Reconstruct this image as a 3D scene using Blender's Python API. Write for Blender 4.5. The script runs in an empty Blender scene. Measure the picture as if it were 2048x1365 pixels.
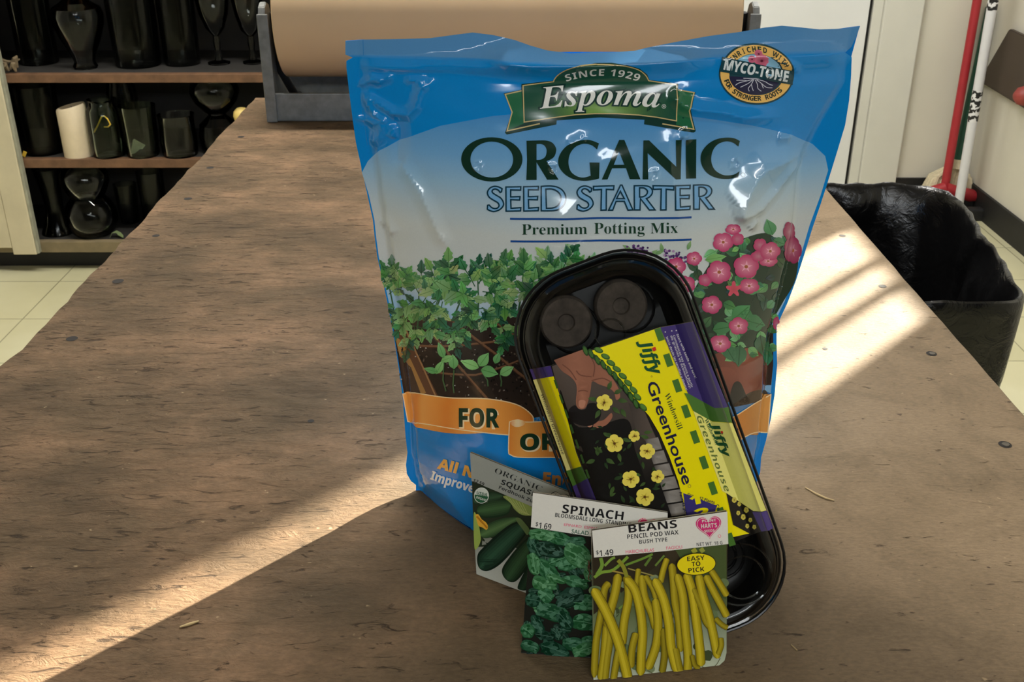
import bpy, bmesh, math, random
import numpy as np
from mathutils import Vector, Matrix, noise
from mathutils.geometry import tessellate_polygon

S = bpy.context.scene
COL = S.collection

# ------------------------------------------------------------------ camera
F_PX = 2130.0
PITCH = math.radians(25.94)
YAW = math.atan(0.00464)
CAM = np.array([0.0, 0.0, 1.403])
cd = bpy.data.cameras.new('camera'); cam = bpy.data.objects.new('camera', cd); COL.objects.link(cam)
cam.location = CAM; cam.rotation_euler = (math.pi / 2 - PITCH, 0, -YAW)
cd.sensor_width = 36.0; cd.lens = F_PX / 2048 * 36.0; cd.clip_start = 0.02
cd.dof.use_dof = True; cd.dof.focus_distance = 0.85; cd.dof.aperture_fstop = 40
S.camera = cam

# ------------------------------------------------------------------ world, sun, exposure
w = bpy.data.worlds.new('world'); S.world = w; w.use_nodes = True
w.node_tree.nodes['Background'].inputs[0].default_value = (0.62, 0.72, 0.9, 1)
w.node_tree.nodes['Background'].inputs[1].default_value = 0.9
sd = bpy.data.lights.new('sun', 'SUN'); sun = bpy.data.objects.new('sun', sd); COL.objects.link(sun)
SUN_ELEV = math.radians(24)
to_sun = Vector((0.69 * math.cos(SUN_ELEV), 0.724 * math.cos(SUN_ELEV), math.sin(SUN_ELEV)))
sun.rotation_euler = to_sun.to_track_quat('Z', 'Y').to_euler()
sd.energy = 33; sd.angle = math.radians(0.6); sd.color = (1.0, 0.93, 0.78)


def area(name, loc, sx, sy, power, color, rot=(0, 0, 0)):
    d = bpy.data.lights.new(name, 'AREA'); d.shape = 'RECTANGLE'; d.size = sx; d.size_y = sy
    d.energy = power; d.color = color
    o = bpy.data.objects.new(name, d); COL.objects.link(o); o.location = loc; o.rotation_euler = rot
    return o


# the fluorescent tubes on the ceiling, beyond the bench and over its far half
area('tube_light', (-0.1, 2.2, 2.72), 1.2, 0.10, 56, (1.0, 0.965, 0.90))
area('tube_light', (0.9, 3.2, 2.72), 1.2, 0.10, 22, (1.0, 0.975, 0.94))
area('tube_light', (-1.6, 2.6, 2.72), 1.2, 0.10, 20, (1.0, 0.96, 0.86))
area('tube_light', (0.45, -1.0, 2.74), 1.2, 0.05, 7, (1.0, 0.97, 0.92))  # added unseen tube behind the camera, for glints on the bag folds
# fill light for the bag front, added out of view behind the camera
area('bag_fill_light', (0.2, -2.38, 2.58), 2.4, 0.32, 32, (0.93, 0.97, 1.0), (math.pi / 2, 0, 0))
vs = S.view_settings
S.display_settings.display_device = 'sRGB'
vs.view_transform = 'Standard'; vs.look = 'None'; vs.exposure = 0.0; vs.gamma = 1.0; vs.use_curve_mapping = False

# ------------------------------------------------------------------ helpers: rays, colours, objects
_cy, _sy, _ct, _st = math.cos(YAW), math.sin(YAW), math.cos(PITCH), math.sin(PITCH)
_R = np.array([_cy, -_sy, 0]); _F = np.array([_sy * _ct, _cy * _ct, -_st]); _U = np.array([_sy * _st, _cy * _st, _ct])


def ray(x, y):
    x = np.asarray(x, float)[..., None]; y = np.asarray(y, float)[..., None]
    return _F + _R * (x - 1024) / F_PX - _U * (y - 682.5) / F_PX


def at_z(x, y, z):
    d = ray(x, y); return CAM + d * ((z - CAM[2]) / d[..., 2:3])


def at_y(x, y, Y):
    d = ray(x, y); return CAM + d * (Y / d[..., 1:2])


def lin(v):
    v = v / 255.0
    return v / 12.92 if v <= 0.04045 else ((v + 0.055) / 1.055) ** 2.4


def c(r, g, b, k=1.0):
    return (lin(r) * k, lin(g) * k, lin(b) * k)


def tag(o, label=None, cat=None, group=None, kind=None):
    if label: o['label'] = label
    if cat: o['category'] = cat
    if group: o['group'] = group
    if kind: o['kind'] = kind
    return o


def empty(name, loc, label=None, cat=None, group=None):
    o = bpy.data.objects.new(name, None); COL.objects.link(o); o.location = loc
    o.empty_display_size = 0.05
    return tag(o, label, cat, group)


def link(name, me, parent=None):
    o = bpy.data.objects.new(name, me); COL.objects.link(o)
    if parent is not None:
        o.parent = parent
        o.matrix_parent_inverse = Matrix.Translation(-Vector(parent.location))
    return o


def obj(name, bm, mats, parent=None, smooth=True):
    me = bpy.data.meshes.new(name)
    bmesh.ops.recalc_face_normals(bm, faces=bm.faces)
    if smooth:
        for f in bm.faces: f.smooth = True
    bm.to_mesh(me); bm.free()
    for m in (mats if isinstance(mats, (list, tuple)) else [mats]): me.materials.append(m)
    if smooth:
        try: me.set_sharp_from_angle(angle=math.radians(38))
        except Exception: pass
    return link(name, me, parent)


def box(bm, lo, hi, bev=0.0, rot=None, piv=None):
    r = bmesh.ops.create_cube(bm, size=1.0)
    vs_ = r['verts']
    lo = Vector(lo); hi = Vector(hi); ce = (lo + hi) / 2; sz = hi - lo
    for v in vs_: v.co = Vector((v.co.x * sz.x, v.co.y * sz.y, v.co.z * sz.z)) + ce
    if bev > 0:
        es = list({e for v in vs_ for e in v.link_edges})
        rr = bmesh.ops.bevel(bm, geom=es, offset=bev, segments=2, affect='EDGES', profile=0.5)
        vs_ = [v for v in rr['verts']] + [v for v in vs_ if v.is_valid]
        vs_ = list({v for v in vs_ if v.is_valid} | {v for f in rr['faces'] for v in f.verts})
    if rot is not None:
        bmesh.ops.rotate(bm, verts=vs_, cent=piv or ce, matrix=rot)
    return vs_


def tube(bm, pts, rad, n=12, caps=True):
    pts = [Vector(p) for p in pts]
    rads = rad if isinstance(rad, (list, tuple)) else [rad] * len(pts)
    rings = []
    up = None
    for i, p in enumerate(pts):
        d = (pts[min(i + 1, len(pts) - 1)] - pts[max(i - 1, 0)]).normalized()
        if up is None:
            up = Vector((0, 0, 1)) if abs(d.z) < 0.9 else Vector((1, 0, 0))
        a = d.cross(up).normalized(); b = a.cross(d).normalized(); up = b
        rings.append([bm.verts.new(p + rads[i] * (math.cos(2 * math.pi * k / n) * a + math.sin(2 * math.pi * k / n) * b)) for k in range(n)])
    for r0, r1 in zip(rings, rings[1:]):
        for k in range(n):
            bm.faces.new((r0[k], r0[(k + 1) % n], r1[(k + 1) % n], r1[k]))
    if caps:
        bm.faces.new(rings[0][::-1]); bm.faces.new(rings[-1])
    return rings


def lathe(bm, prof, loc=(0, 0, 0), n=40, close=True, mat=None):
    """profile of (radius, height) turned about z"""
    loc = Vector(loc); M = mat or Matrix.Identity(3)
    rings = []
    for r, z in prof:
        if r < 1e-6:
            rings.append([bm.verts.new(loc + M @ Vector((0, 0, z)))])
        else:
            rings.append([bm.verts.new(loc + M @ Vector((r * math.cos(2 * math.pi * k / n), r * math.sin(2 * math.pi * k / n), z))) for k in range(n)])
    for a, b in zip(rings, rings[1:]):
        for k in range(n):
            q = [a[k % len(a)], a[(k + 1) % len(a)], b[(k + 1) % len(b)], b[k % len(b)]]
            u = []
            for v in q:
                if v not in u: u.append(v)
            if len(u) > 2: bm.faces.new(u)
    return rings


# ------------------------------------------------------------------ materials
_M = {}


class NT:
    def __init__(s, name):
        s.m = bpy.data.materials.new(name); s.m.use_nodes = True
        s.t = s.m.node_tree; s.n = s.t.nodes; s.l = s.t.links
        s.b = s.n['Principled BSDF']

    def new(s, typ, **kw):
        x = s.n.new(typ)
        for k, v in kw.items():
            if k.startswith('i_'):
                key = k[2:]
                x.inputs[int(key) if key.isdigit() else key.replace('_', ' ')].default_value = v
            else: setattr(x, k, v)
        return x

    def co(s, scale=(1, 1, 1), rot=(0, 0, 0)):
        tc = s.new('ShaderNodeTexCoord'); mp = s.new('ShaderNodeMapping')
        mp.inputs['Scale'].default_value = scale; mp.inputs['Rotation'].default_value = rot
        s.l.new(tc.outputs['Object'], mp.inputs[0]); return mp.outputs[0]

    def noise(s, scale, detail=3.0, vec=None, rough=0.55, dist=0.0):
        x = s.new('ShaderNodeTexNoise'); x.inputs['Scale'].default_value = scale
        x.inputs['Detail'].default_value = detail; x.inputs['Roughness'].default_value = rough
        x.inputs['Distortion'].default_value = dist
        s.l.new(vec if vec is not None else s.co(), x.inputs['Vector']); return x.outputs['Fac']

    def ramp(s, fac, stops):
        r = s.new('ShaderNodeValToRGB'); e = r.color_ramp.elements
        while len(e) < len(stops): e.new(0.5)
        for el, (p, col) in zip(e, stops):
            el.position = p; el.color = (*col, 1) if len(col) == 3 else col
        s.l.new(fac, r.inputs[0]); return r.outputs[0]

    def mix(s, fac, a, b, mode='MIX'):
        x = s.new('ShaderNodeMix', data_type='RGBA', blend_type=mode)
        for sock, v in ((x.inputs[0], fac), (x.inputs[6], a), (x.inputs[7], b)):
            if hasattr(v, 'node'): s.l.new(v, sock)
            else: sock.default_value = v if isinstance(v, float) else (*v, 1) if len(v) == 3 else v
        return x.outputs[2]

    def bump(s, h, strength=0.3, dist=0.001):
        x = s.new('ShaderNodeBump'); x.inputs['Strength'].default_value = strength
        x.inputs['Distance'].default_value = dist
        s.l.new(h, x.inputs['Height']); s.l.new(x.outputs[0], s.b.inputs['Normal'])


def mat(name, col, rough=0.6, metal=0.0, var=0.12, nscale=30, bump=0.0, spec=0.5, coat=0.0):
    if name in _M: return _M[name]
    k = NT(name)
    f = k.noise(nscale, 4)
    a = tuple(max(0, x * (1 - var)) for x in col); b = tuple(min(1, x * (1 + var)) for x in col)
    k.l.new(k.ramp(f, [(0.3, a), (0.7, b)]), k.b.inputs['Base Color'])
    k.b.inputs['Roughness'].default_value = rough; k.b.inputs['Metallic'].default_value = metal
    k.b.inputs['Specular IOR Level'].default_value = spec; k.b.inputs['Coat Weight'].default_value = coat
    if bump: k.bump(f, bump)
    _M[name] = k.m; return k.m


def print_mat(name, rough, spec=0.5, coat=0.0, bump=0.0, bscale=60):
    """printed film or card: the inks are the colour attribute of the printed shapes"""
    k = NT(name)
    at = k.new('ShaderNodeAttribute', attribute_name='Col')
    f = k.noise(900, 1)
    k.l.new(k.mix(0.06, at.outputs['Color'], k.ramp(f, [(0.3, (0.5, 0.5, 0.5)), (0.7, (1, 1, 1))]), 'MULTIPLY'), k.b.inputs['Base Color'])
    k.b.inputs['Roughness'].default_value = rough; k.b.inputs['Specular IOR Level'].default_value = spec
    k.b.inputs['Coat Weight'].default_value = coat; k.b.inputs['Coat Roughness'].default_value = 0.04
    if bump: k.bump(k.noise(bscale, 3), bump, 0.002)
    _M[name] = k.m; return k.m


def glass_mat(name, tint, gloss=0.06, rough=0.02):
    """thin clear glass: mostly let through, the rest mirrored by Fresnel"""
    if name in _M: return _M[name]
    k = NT(name)
    tr = k.new('ShaderNodeBsdfTransparent'); tr.inputs[0].default_value = (*tint, 1)
    gl = k.new('ShaderNodeBsdfGlossy'); gl.inputs['Roughness'].default_value = rough
    lw = k.new('ShaderNodeFresnel', i_IOR=1.28)
    mx = k.new('ShaderNodeMixShader')
    ma = k.new('ShaderNodeMath', operation='ADD'); ma.inputs[1].default_value = gloss; ma.use_clamp = True
    k.l.new(lw.outputs[0], ma.inputs[0]); k.l.new(ma.outputs[0], mx.inputs[0])
    k.l.new(tr.outputs[0], mx.inputs[1]); k.l.new(gl.outputs[0], mx.inputs[2])
    k.l.new(mx.outputs[0], k.n['Material Output'].inputs[0])
    _M[name] = k.m; return k.m


# ------------------------------------------------------------------ printed surfaces
class Surf:
    """gentle relief over a plane: P(s,t) = O + U s + V t + N b(s,t)"""
    def __init__(s, O, U, V, b, zmin=None):
        s.O = np.array(O, float); s.U = np.array(U, float) / np.linalg.norm(U)
        V = np.array(V, float); V = V - s.U * V.dot(s.U); s.V = V / np.linalg.norm(V)
        s.N = np.cross(s.U, s.V)
        if s.N.dot(CAM - s.O) < 0: s.N = -s.N
        s.b = b; s.zmin = zmin; s.tab = None

    def table(s, s0, s1, t0, t1, h=.001, fn=None):
        a = np.arange(s0, s1 + h, h); q = np.arange(t0, t1 + h, h); A, Q_ = np.meshgrid(a, q, indexing='ij')
        s.tab = (s0, t0, h, (fn or s.b)(A.ravel(), Q_.ravel()).reshape(A.shape))

    def bq(s, x, t):
        if s.tab is None: return s.b(x, t)
        s0, t0, h, T = s.tab
        u = np.clip((x - s0) / h, 0, T.shape[0] - 1.001); v = np.clip((t - t0) / h, 0, T.shape[1] - 1.001)
        i = u.astype(int); j = v.astype(int); u = u - i; v = v - j
        return T[i, j] * (1 - u) * (1 - v) + T[i + 1, j] * u * (1 - v) + T[i, j + 1] * (1 - u) * v + T[i + 1, j + 1] * u * v

    def P(s, st, h=0.0):
        b = s.b(st[:, 0], st[:, 1]) + h
        p = s.O + st[:, :1] * s.U + st[:, 1:2] * s.V + np.asarray(b)[:, None] * s.N
        if s.zmin is not None: p[:, 2] = np.maximum(p[:, 2], s.zmin)
        return p

    def nrm(s, st, e=0.0008):
        d1 = s.P(st + [e, 0]) - s.P(st - [e, 0]); d2 = s.P(st + [0, e]) - s.P(st - [0, e])
        n = np.cross(d1, d2); n /= np.linalg.norm(n, axis=1)[:, None] + 1e-12
        return n * np.sign(n.dot(s.N))[:, None]

    def inv(s, xy, flat=False):
        xy = np.asarray(xy, float).reshape(-1, 2); d = ray(xy[:, 0], xy[:, 1])
        b = np.zeros(len(xy))
        for i in range(1 if flat else 24):
            k = ((s.O - CAM).dot(s.N) + b) / d.dot(s.N)
            p = CAM + d * k[:, None] - s.O
            st = np.stack([p.dot(s.U), p.dot(s.V)], 1)
            if not flat: b = 0.4 * b + 0.6 * s.bq(st[:, 0], st[:, 1])
        return st


def spl(pts, n=6, closed=True):
    """smooth outline through the points; (x, y, 1) marks a sharp corner"""
    P = [np.array(p[:2], float) for p in pts]; cr = [len(p) > 2 and p[2] == 1 for p in pts]
    N = len(P); out = []
    for i in range(N if closed else N - 1):
        p1, p2 = P[i], P[(i + 1) % N]
        p0 = p1 if (cr[i] or (not closed and i == 0)) else P[i - 1]
        p3 = p2 if (cr[(i + 1) % N] or (not closed and i == N - 2)) else P[(i + 2) % N]
        if cr[i] and cr[(i + 1) % N]:
            out.append(p1); continue
        for k in range(n):
            t = k / n
            out.append(0.5 * (2 * p1 + (p2 - p0) * t + (2 * p0 - 5 * p1 + 4 * p2 - p3) * t * t + (3 * p1 - p0 - 3 * p2 + p3) * t ** 3))
    if not closed: out.append(P[-1])
    return [tuple(p) for p in out]


def ell(cx, cy, rx, ry, rot=0.0, n=28, a0=0, a1=360):
    r = math.radians(rot); o = []
    m = n if a1 - a0 >= 360 else n + 1
    for k in range(m):
        a = math.radians(a0 + (a1 - a0) * k / n)
        x, y = rx * math.cos(a), ry * math.sin(a)
        o.append((cx + x * math.cos(r) - y * math.sin(r), cy + x * math.sin(r) + y * math.cos(r)))
    return o


def strip(pts, wd, closed=False):
    """a line of the given width (or list of widths) as an outline"""
    P = [np.array(p[:2], float) for p in pts]; n = len(P); L = []; Rr = []
    for i, p in enumerate(P):
        a = P[i - 1] if (i > 0 or closed) else p
        b = P[(i + 1) % n] if (i < n - 1 or closed) else p
        d1 = p - a; d2 = b - p
        if np.linalg.norm(d1) < 1e-9: d1 = d2
        if np.linalg.norm(d2) < 1e-9: d2 = d1
        d1 = d1 / (np.linalg.norm(d1) + 1e-9); d2 = d2 / (np.linalg.norm(d2) + 1e-9)
        t = d1 + d2; t = t / (np.linalg.norm(t) + 1e-9); nn = np.array([-t[1], t[0]])
        k = 1 / max(0.45, abs(nn.dot([-d1[1], d1[0]])))
        h = (wd[i] if isinstance(wd, (list, tuple)) else wd) / 2 * k
        L.append(tuple(p + nn * h)); Rr.append(tuple(p - nn * h))
    return L, Rr


_TX = {}
_STY = {'sb': (0x1D5D4, 0x1D5EE, 0x1D7EC), 'bs': (0x1D400, 0x1D41A, 0x1D7CE), 'bi': (0x1D468, 0x1D482, 0x1D7CE), 'sbi': (0x1D63C, 0x1D656, 0x1D7EC)}


def _raw(body, off, sp):
    cu = bpy.data.curves.new('t', 'FONT'); cu.body = body; cu.size = 1; cu.offset = off; cu.resolution_u = 3; cu.space_character = sp
    o = bpy.data.objects.new('t', cu); COL.objects.link(o)
    me = bpy.data.meshes.new_from_object(o.evaluated_get(bpy.context.evaluated_depsgraph_get()))
    me.calc_loop_triangles()
    v = np.array([x.co[:2] for x in me.vertices]); tr = [tuple(t.vertices) for t in me.loop_triangles]
    bpy.data.objects.remove(o); bpy.data.curves.remove(cu); bpy.data.meshes.remove(me)
    return v, tr


def glyphs(s, sty, off=0.0, sp=1.0):
    """a word as flat triangles: x from 0 to 1 across the ink, y in cap heights"""
    key = (s, sty, off, sp)
    if key in _TX: return _TX[key]

    def sub(ch):
        if sty in _STY:
            A, a, d = _STY[sty]
            if 'A' <= ch <= 'Z': return chr(A + ord(ch) - 65)
            if 'a' <= ch <= 'z': return chr(a + ord(ch) - 97)
            if '0' <= ch <= '9': return chr(d + ord(ch) - 48)
        return ch
    conv = ''.join(sub(x) for x in s)
    v, tr = _raw(conv, off, sp)
    v0, _ = _raw(conv, 0.0, sp) if off else (v, None)
    hv, _ = _raw(sub('H'), 0.0, 1.0)
    x0, x1 = v0[:, 0].min(), v0[:, 0].max(); ch = hv[:, 1].max()
    v = np.stack([(v[:, 0] - x0) / (x1 - x0), v[:, 1] / ch], 1)
    _TX[key] = (v, tr); return v, tr


LAYER = 0.00009


class Print:
    """inks laid on a Surf: flat shapes in photo pixels, carried onto the surface and cut along its grid"""
    def __init__(s, surf, g=0.004):
        s.f = surf; s.g = g; s.st = []; s.h = []; s.col = []; s.faces = []; s.clip = None

    def _cut(s, tri):
        out = [tri]
        for ax in (0, 1):
            nxt = []
            for p in out:
                vals = [q[ax] for q in p]
                lo, hi = min(vals), max(vals)
                k = math.floor(lo / s.g) + 1
                cur = p
                while k * s.g < hi - 1e-9 and len(cur) >= 3:
                    L = k * s.g; k += 1
                    a = []; b = []
                    m = len(cur)
                    for i in range(m):
                        q0 = cur[i]; q1 = cur[(i + 1) % m]
                        d0 = q0[ax] - L; d1 = q1[ax] - L
                        if d0 <= 0: a.append(q0)
                        if d0 >= 0: b.append(q0)
                        if d0 * d1 < 0:
                            t = d0 / (d0 - d1); q = tuple(u + (v - u) * t for u, v in zip(q0, q1))
                            a.append(q); b.append(q)
                    if len(a) >= 3: nxt.append(a)
                    cur = b
                if len(cur) >= 3: nxt.append(cur)
            out = nxt
        return out

    def tris(s, xy, tr, col, layer):
        xy = np.asarray(xy, float).reshape(-1, 2); st = s.f.inv(xy)
        data = [(st[i, 0], st[i, 1], xy[i, 0], xy[i, 1]) for i in range(len(xy))]
        idx = {}; base = len(s.st); loc = []; fs = []
        for t in tr:
            for p in s._cut([data[i] for i in t]):
                f = []
                for q in p:
                    key = (round(q[0] * 2e5), round(q[1] * 2e5))
                    if key not in idx:
                        idx[key] = base + len(loc); loc.append(q)
                    if not f or f[-1] != idx[key]: f.append(idx[key])
                if len(f) > 1 and f[0] == f[-1]: f.pop()
                if len(set(f)) == len(f) and len(f) >= 3: fs.append(f)
        if s.clip is not None and fs:
            A = np.array(loc); cx = np.array([A[np.array(f) - base, 2:].mean(0) for f in fs])
            inside = np.zeros(len(fs), bool); C_ = np.array(s.clip)
            for (x0, y0), (x1, y1) in zip(C_, np.roll(C_, -1, 0)):
                if y0 == y1: continue
                cr = ((y0 > cx[:, 1]) != (y1 > cx[:, 1])) & (cx[:, 0] < (x1 - x0) * (cx[:, 1] - y0) / (y1 - y0) + x0)
                inside ^= cr
            fs = [f for f, k in zip(fs, inside) if k]
        if not loc: return
        A = np.array(loc); s.st += [tuple(x) for x in A[:, :2]]; s.h += [layer * LAYER] * len(loc)
        cc = np.array(col(A[:, 2], A[:, 3])) if callable(col) else np.tile(np.array(col), (len(loc), 1))
        s.col += [tuple(x) for x in cc]; s.faces += fs

    def poly(s, pts, col, layer, holes=()):
        loops = [list(p[:2] for p in pts)] + [list(p[:2] for p in h) for h in holes]
        dens = []
        for lp in loops:
            o = []
            for a, b in zip(lp, lp[1:] + lp[:1]):
                n = max(1, int(math.hypot(b[0] - a[0], b[1] - a[1]) / 30))
                for k in range(n): o.append((a[0] + (b[0] - a[0]) * k / n, a[1] + (b[1] - a[1]) * k / n))
            dens.append(o)
        tr = tessellate_polygon([[Vector((x, y, 0)) for x, y in lp] for lp in dens])
        s.tris([p for lp in dens for p in lp], tr, col, layer)

    def line(s, pts, wd, col, layer, closed=False):
        L, Rr = strip(pts, wd, closed); n = len(L); tr = []
        for i in range(n if closed else n - 1):
            j = (i + 1) % n
            tr += [(i, j, n + j), (i, n + j, n + i)]
        s.tris(L + Rr, tr, col, layer)

    def word(s, txt, sty, p0, p1, cap, col, layer, off=0.0, sp=1.0, up=None, bend=0.0):
        """ink from p0 to p1 along the baseline; cap = cap height in pixels; bend = sagitta of the baseline"""
        v, tr = glyphs(txt, sty, off, sp)
        p0 = np.array(p0, float); p1 = np.array(p1, float); d = (p1 - p0) / np.linalg.norm(p1 - p0)
        n = np.array([d[1], -d[0]]) if up is None else np.array(up, float)
        if bend:
            W = np.linalg.norm(p1 - p0); Rd = (W * W / 4 + bend * bend) / (2 * abs(bend)); sg = 1 if bend > 0 else -1
            mid = (p0 + p1) / 2; cen = mid + n * (bend - sg * Rd); half = math.asin(min(1, W / 2 / Rd))
            a = (v[:, 0] * 2 - 1) * half; rr = Rd + sg * v[:, 1] * cap
            xy = cen + np.outer(np.sin(a) * rr, d) + np.outer(sg * np.cos(a) * rr, n)
        else:
            xy = p0 + np.outer(v[:, 0], p1 - p0) + np.outer(v[:, 1] * cap, n)
        s.tris(xy, tr, col, layer)

    def build(s, name, material, parent=None, back=None, back_col=(0.6, 0.6, 0.58)):
        """back = (outline pixels, thickness): closes the sheet behind with a rim and a back face"""
        st = np.array(s.st); P = s.f.P(st, np.array(s.h)); Nn = s.f.nrm(st)
        verts = [tuple(p) for p in P]; faces = [list(f) for f in s.faces]; cols = list(s.col); nr = [tuple(n) for n in Nn]
        if back:
            o = [p[:2] for p in back[0]]; bst = s.f.inv(np.array(o)); th = back[1]
            bz = np.zeros(len(bst)) - th
            bP = s.f.P(bst, bz); fP = s.f.P(bst)
            tr = tessellate_polygon([[Vector((a, b_, 0)) for a, b_ in bst]])
            b0 = len(verts); n = len(o)
            verts += [tuple(p) for p in bP] + [tuple(p) for p in fP] + [tuple(p) for p in bP]
            cen = bP.mean(0)
            cols += [back_col] * (3 * n)
            nr += [tuple(-s.f.N)] * n
            rim = [(p - cen) for p in bP]
            rim = [tuple(r / (np.linalg.norm(r) + 1e-9)) for r in rim]; nr += rim + rim
            faces += [[b0 + i for i in t] for t in tr]
            faces += [[b0 + n + i, b0 + n + (i + 1) % n, b0 + 2 * n + (i + 1) % n, b0 + 2 * n + i] for i in range(n)]
        me = bpy.data.meshes.new(name); me.from_pydata(verts, [], faces)
        fl = []
        for p in me.polygons:
            nv = Vector(nr[p.vertices[0]])
            if p.normal.dot(nv) < 0: fl.append(p.index)
        if fl:
            bm = bmesh.new(); bm.from_mesh(me); bm.faces.ensure_lookup_table()
            bmesh.ops.reverse_faces(bm, faces=[bm.faces[i] for i in fl]); bm.to_mesh(me); bm.free()
        at = me.color_attributes.new('Col', 'FLOAT_COLOR', 'POINT')
        at.data.foreach_set('color', np.array([(*x[:3], 1.0) for x in cols], np.float32).ravel())
        for p in me.polygons: p.use_smooth = True
        me.normals_split_custom_set_from_vertices([Vector(n) for n in nr])
        me.materials.append(material)
        return link(name, me, parent)


def ramp_col(stops, axis='y'):
    """colour that runs down (or across) the print, in photo pixels"""
    xs = [s_[0] for s_ in stops]; cs = np.array([s_[1] for s_ in stops])

    def fn(x, y):
        v = y if axis == 'y' else x
        return np.stack([np.interp(v, xs, cs[:, i]) for i in range(3)], 1)
    return fn

# ================================================================== the room
rnd = random.Random(7)
wall_m = mat('wall_paint', c(212, 208, 194), 0.75, var=0.04, nscale=2.5, bump=0.03)
door_m = mat('door_paint', c(220, 222, 222), 0.55, var=0.04, nscale=3)
black_m = mat('black_vinyl', c(24, 24, 24), 0.6, var=0.3, nscale=12)
BACK = 4.20


def slab(name, lo, hi, m, label=None, bev=0.0):
    bm = bmesh.new(); box(bm, lo, hi, bev)
    return tag(obj(name, bm, m, smooth=False), label, None, None, 'structure')


# floor of square vinyl tiles
k = NT('floor_tile'); _M['floor_tile'] = k.m
br = k.new('ShaderNodeTexBrick', offset=0.0)
br.inputs['Color1'].default_value = (*c(214, 210, 178), 1); br.inputs['Color2'].default_value = (*c(206, 202, 168), 1)
br.inputs['Mortar'].default_value = (*c(150, 146, 118), 1)
br.inputs['Scale'].default_value = 1.0; br.inputs['Mortar Size'].default_value = 0.0022; br.inputs['Brick Width'].default_value = 0.305; br.inputs['Row Height'].default_value = 0.305
mp = k.co(); k.l.new(mp, br.inputs['Vector'])
k.l.new(k.mix(0.5, br.outputs[0], k.ramp(k.noise(3, 5), [(0.35, c(225, 222, 200)), (0.75, c(255, 255, 255))]), 'MULTIPLY'), k.b.inputs['Base Color'])
k.b.inputs['Roughness'].default_value = 0.35
slab('floor', (-3.2, -2.5, -0.05), (2.1, 4.6, 0.0), k.m, 'pale yellow-green vinyl tile floor')
slab('ceiling', (-3.2, -2.5, 2.8), (2.1, 4.6, 2.85), mat('ceiling_tile', c(168, 164, 154), 0.9), 'white ceiling')
slab('wall_back', (-3.2, BACK, 0), (2.1, BACK + 0.1, 2.8), wall_m, 'cream painted wall behind the brooms')
slab('wall_left', (-3.3, -2.5, 0), (-3.2, 4.6, 2.8), wall_m, 'cream painted wall')
slab('wall_front', (-3.2, -2.6, 0), (2.1, -2.5, 2.8), mat('far_wall', c(58, 54, 48), 0.85), 'dull wall behind the camera')
# right wall with the narrow barred window that lets the sun in
WX = 1.87; WY0, WY1, WZ0, WZ1 = 2.56, 2.955, 1.787, 2.64
bm = bmesh.new()
for lo, hi in (((WX, -2.5, 0), (WX + .1, WY0, 2.8)), ((WX, WY1, 0), (WX + .1, 4.6, 2.8)), ((WX, WY0, 0), (WX + .1, WY1, WZ0)), ((WX, WY0, WZ1), (WX + .1, WY1, 2.8))):
    box(bm, lo, hi)
tag(obj('wall_right', bm, wall_m, smooth=False), 'cream painted wall with a black base', None, None, 'structure')
win = tag(empty('window_1', (WX, (WY0 + WY1) / 2, WZ0)), 'narrow barred window in the side wall', None, None, 'structure')
bm = bmesh.new()
for y in (2.709, 2.788):
    box(bm, (WX + .045, y - .007, WZ0), (WX + .06, y + .007, WZ1))
obj('window_bars', bm, door_m, win, False)
bm = bmesh.new(); box(bm, (WX - .03, WY0 - .05, WZ0 - .03), (WX + .09, WY1 + .05, WZ0), 0.004); obj('window_sill', bm, door_m, win, False)
# frame added round the unseen fill light behind the camera
w2 = tag(empty('fill_light_frame', (.2, -2.5, 2.42)), 'added frame round the unseen fill light', None, None, 'structure')
bm = bmesh.new()
for lo, hi in (((-1.06, -2.5, 2.38), (1.46, -2.40, 2.415)), ((-1.06, -2.5, 2.745), (1.46, -2.40, 2.78)), ((-1.06, -2.5, 2.38), (-1.02, -2.40, 2.78)), ((1.42, -2.5, 2.38), (1.46, -2.40, 2.78))): box(bm, lo, hi, .003)
obj('fill_frame_rails', bm, door_m, w2, False)
# black bases along the walls
slab('baseboard_back', (1.58, BACK - .012, 0), (WX, BACK, 0.10), black_m, 'black vinyl base along the back wall')
slab('baseboard_right', (WX - .012, -2.5, 0), (WX, BACK, 0.105), black_m, 'black vinyl base along the side wall')
# the door in the back wall
DG = float(at_y(1716, 182, BACK)[..., 0])          # the dark gap at the latch side
dr = tag(empty('door_1', (DG - .45, BACK - .03, 0)), 'white painted flush door', None, None, 'structure')
bm = bmesh.new(); box(bm, (DG - .93, BACK - .035, 0.01), (DG - .012, BACK - .002, 2.05), 0.002); obj('door_leaf', bm, door_m, dr, False)
bm = bmesh.new(); box(bm, (DG - .012, BACK - .006, 0), (DG + .006, BACK - .001, 2.06)); obj('door_gap', bm, black_m, dr, False)
bm = bmesh.new(); box(bm, (DG + .006, BACK - .022, 0), (DG + .045, BACK - .001, 2.08), 0.003); box(bm, (DG + .045, BACK - .035, 0), (DG + .195, BACK - .001, 2.10), 0.004)
obj('door_frame', bm, mat('casing_paint', c(208, 207, 198), 0.6, var=0.04, nscale=4), dr, False)

# ================================================================== workbench
BX0, BX1, BY0, BY1, BZ = -0.514, 0.487, -0.35, 2.17, 0.90
k = NT('hardboard'); _M['hardboard'] = k.m
v1 = k.co((1, 1, 1))
sx = k.new('ShaderNodeSeparateXYZ'); tc = k.new('ShaderNodeTexCoord'); k.l.new(tc.outputs['Object'], sx.inputs[0])


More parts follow.
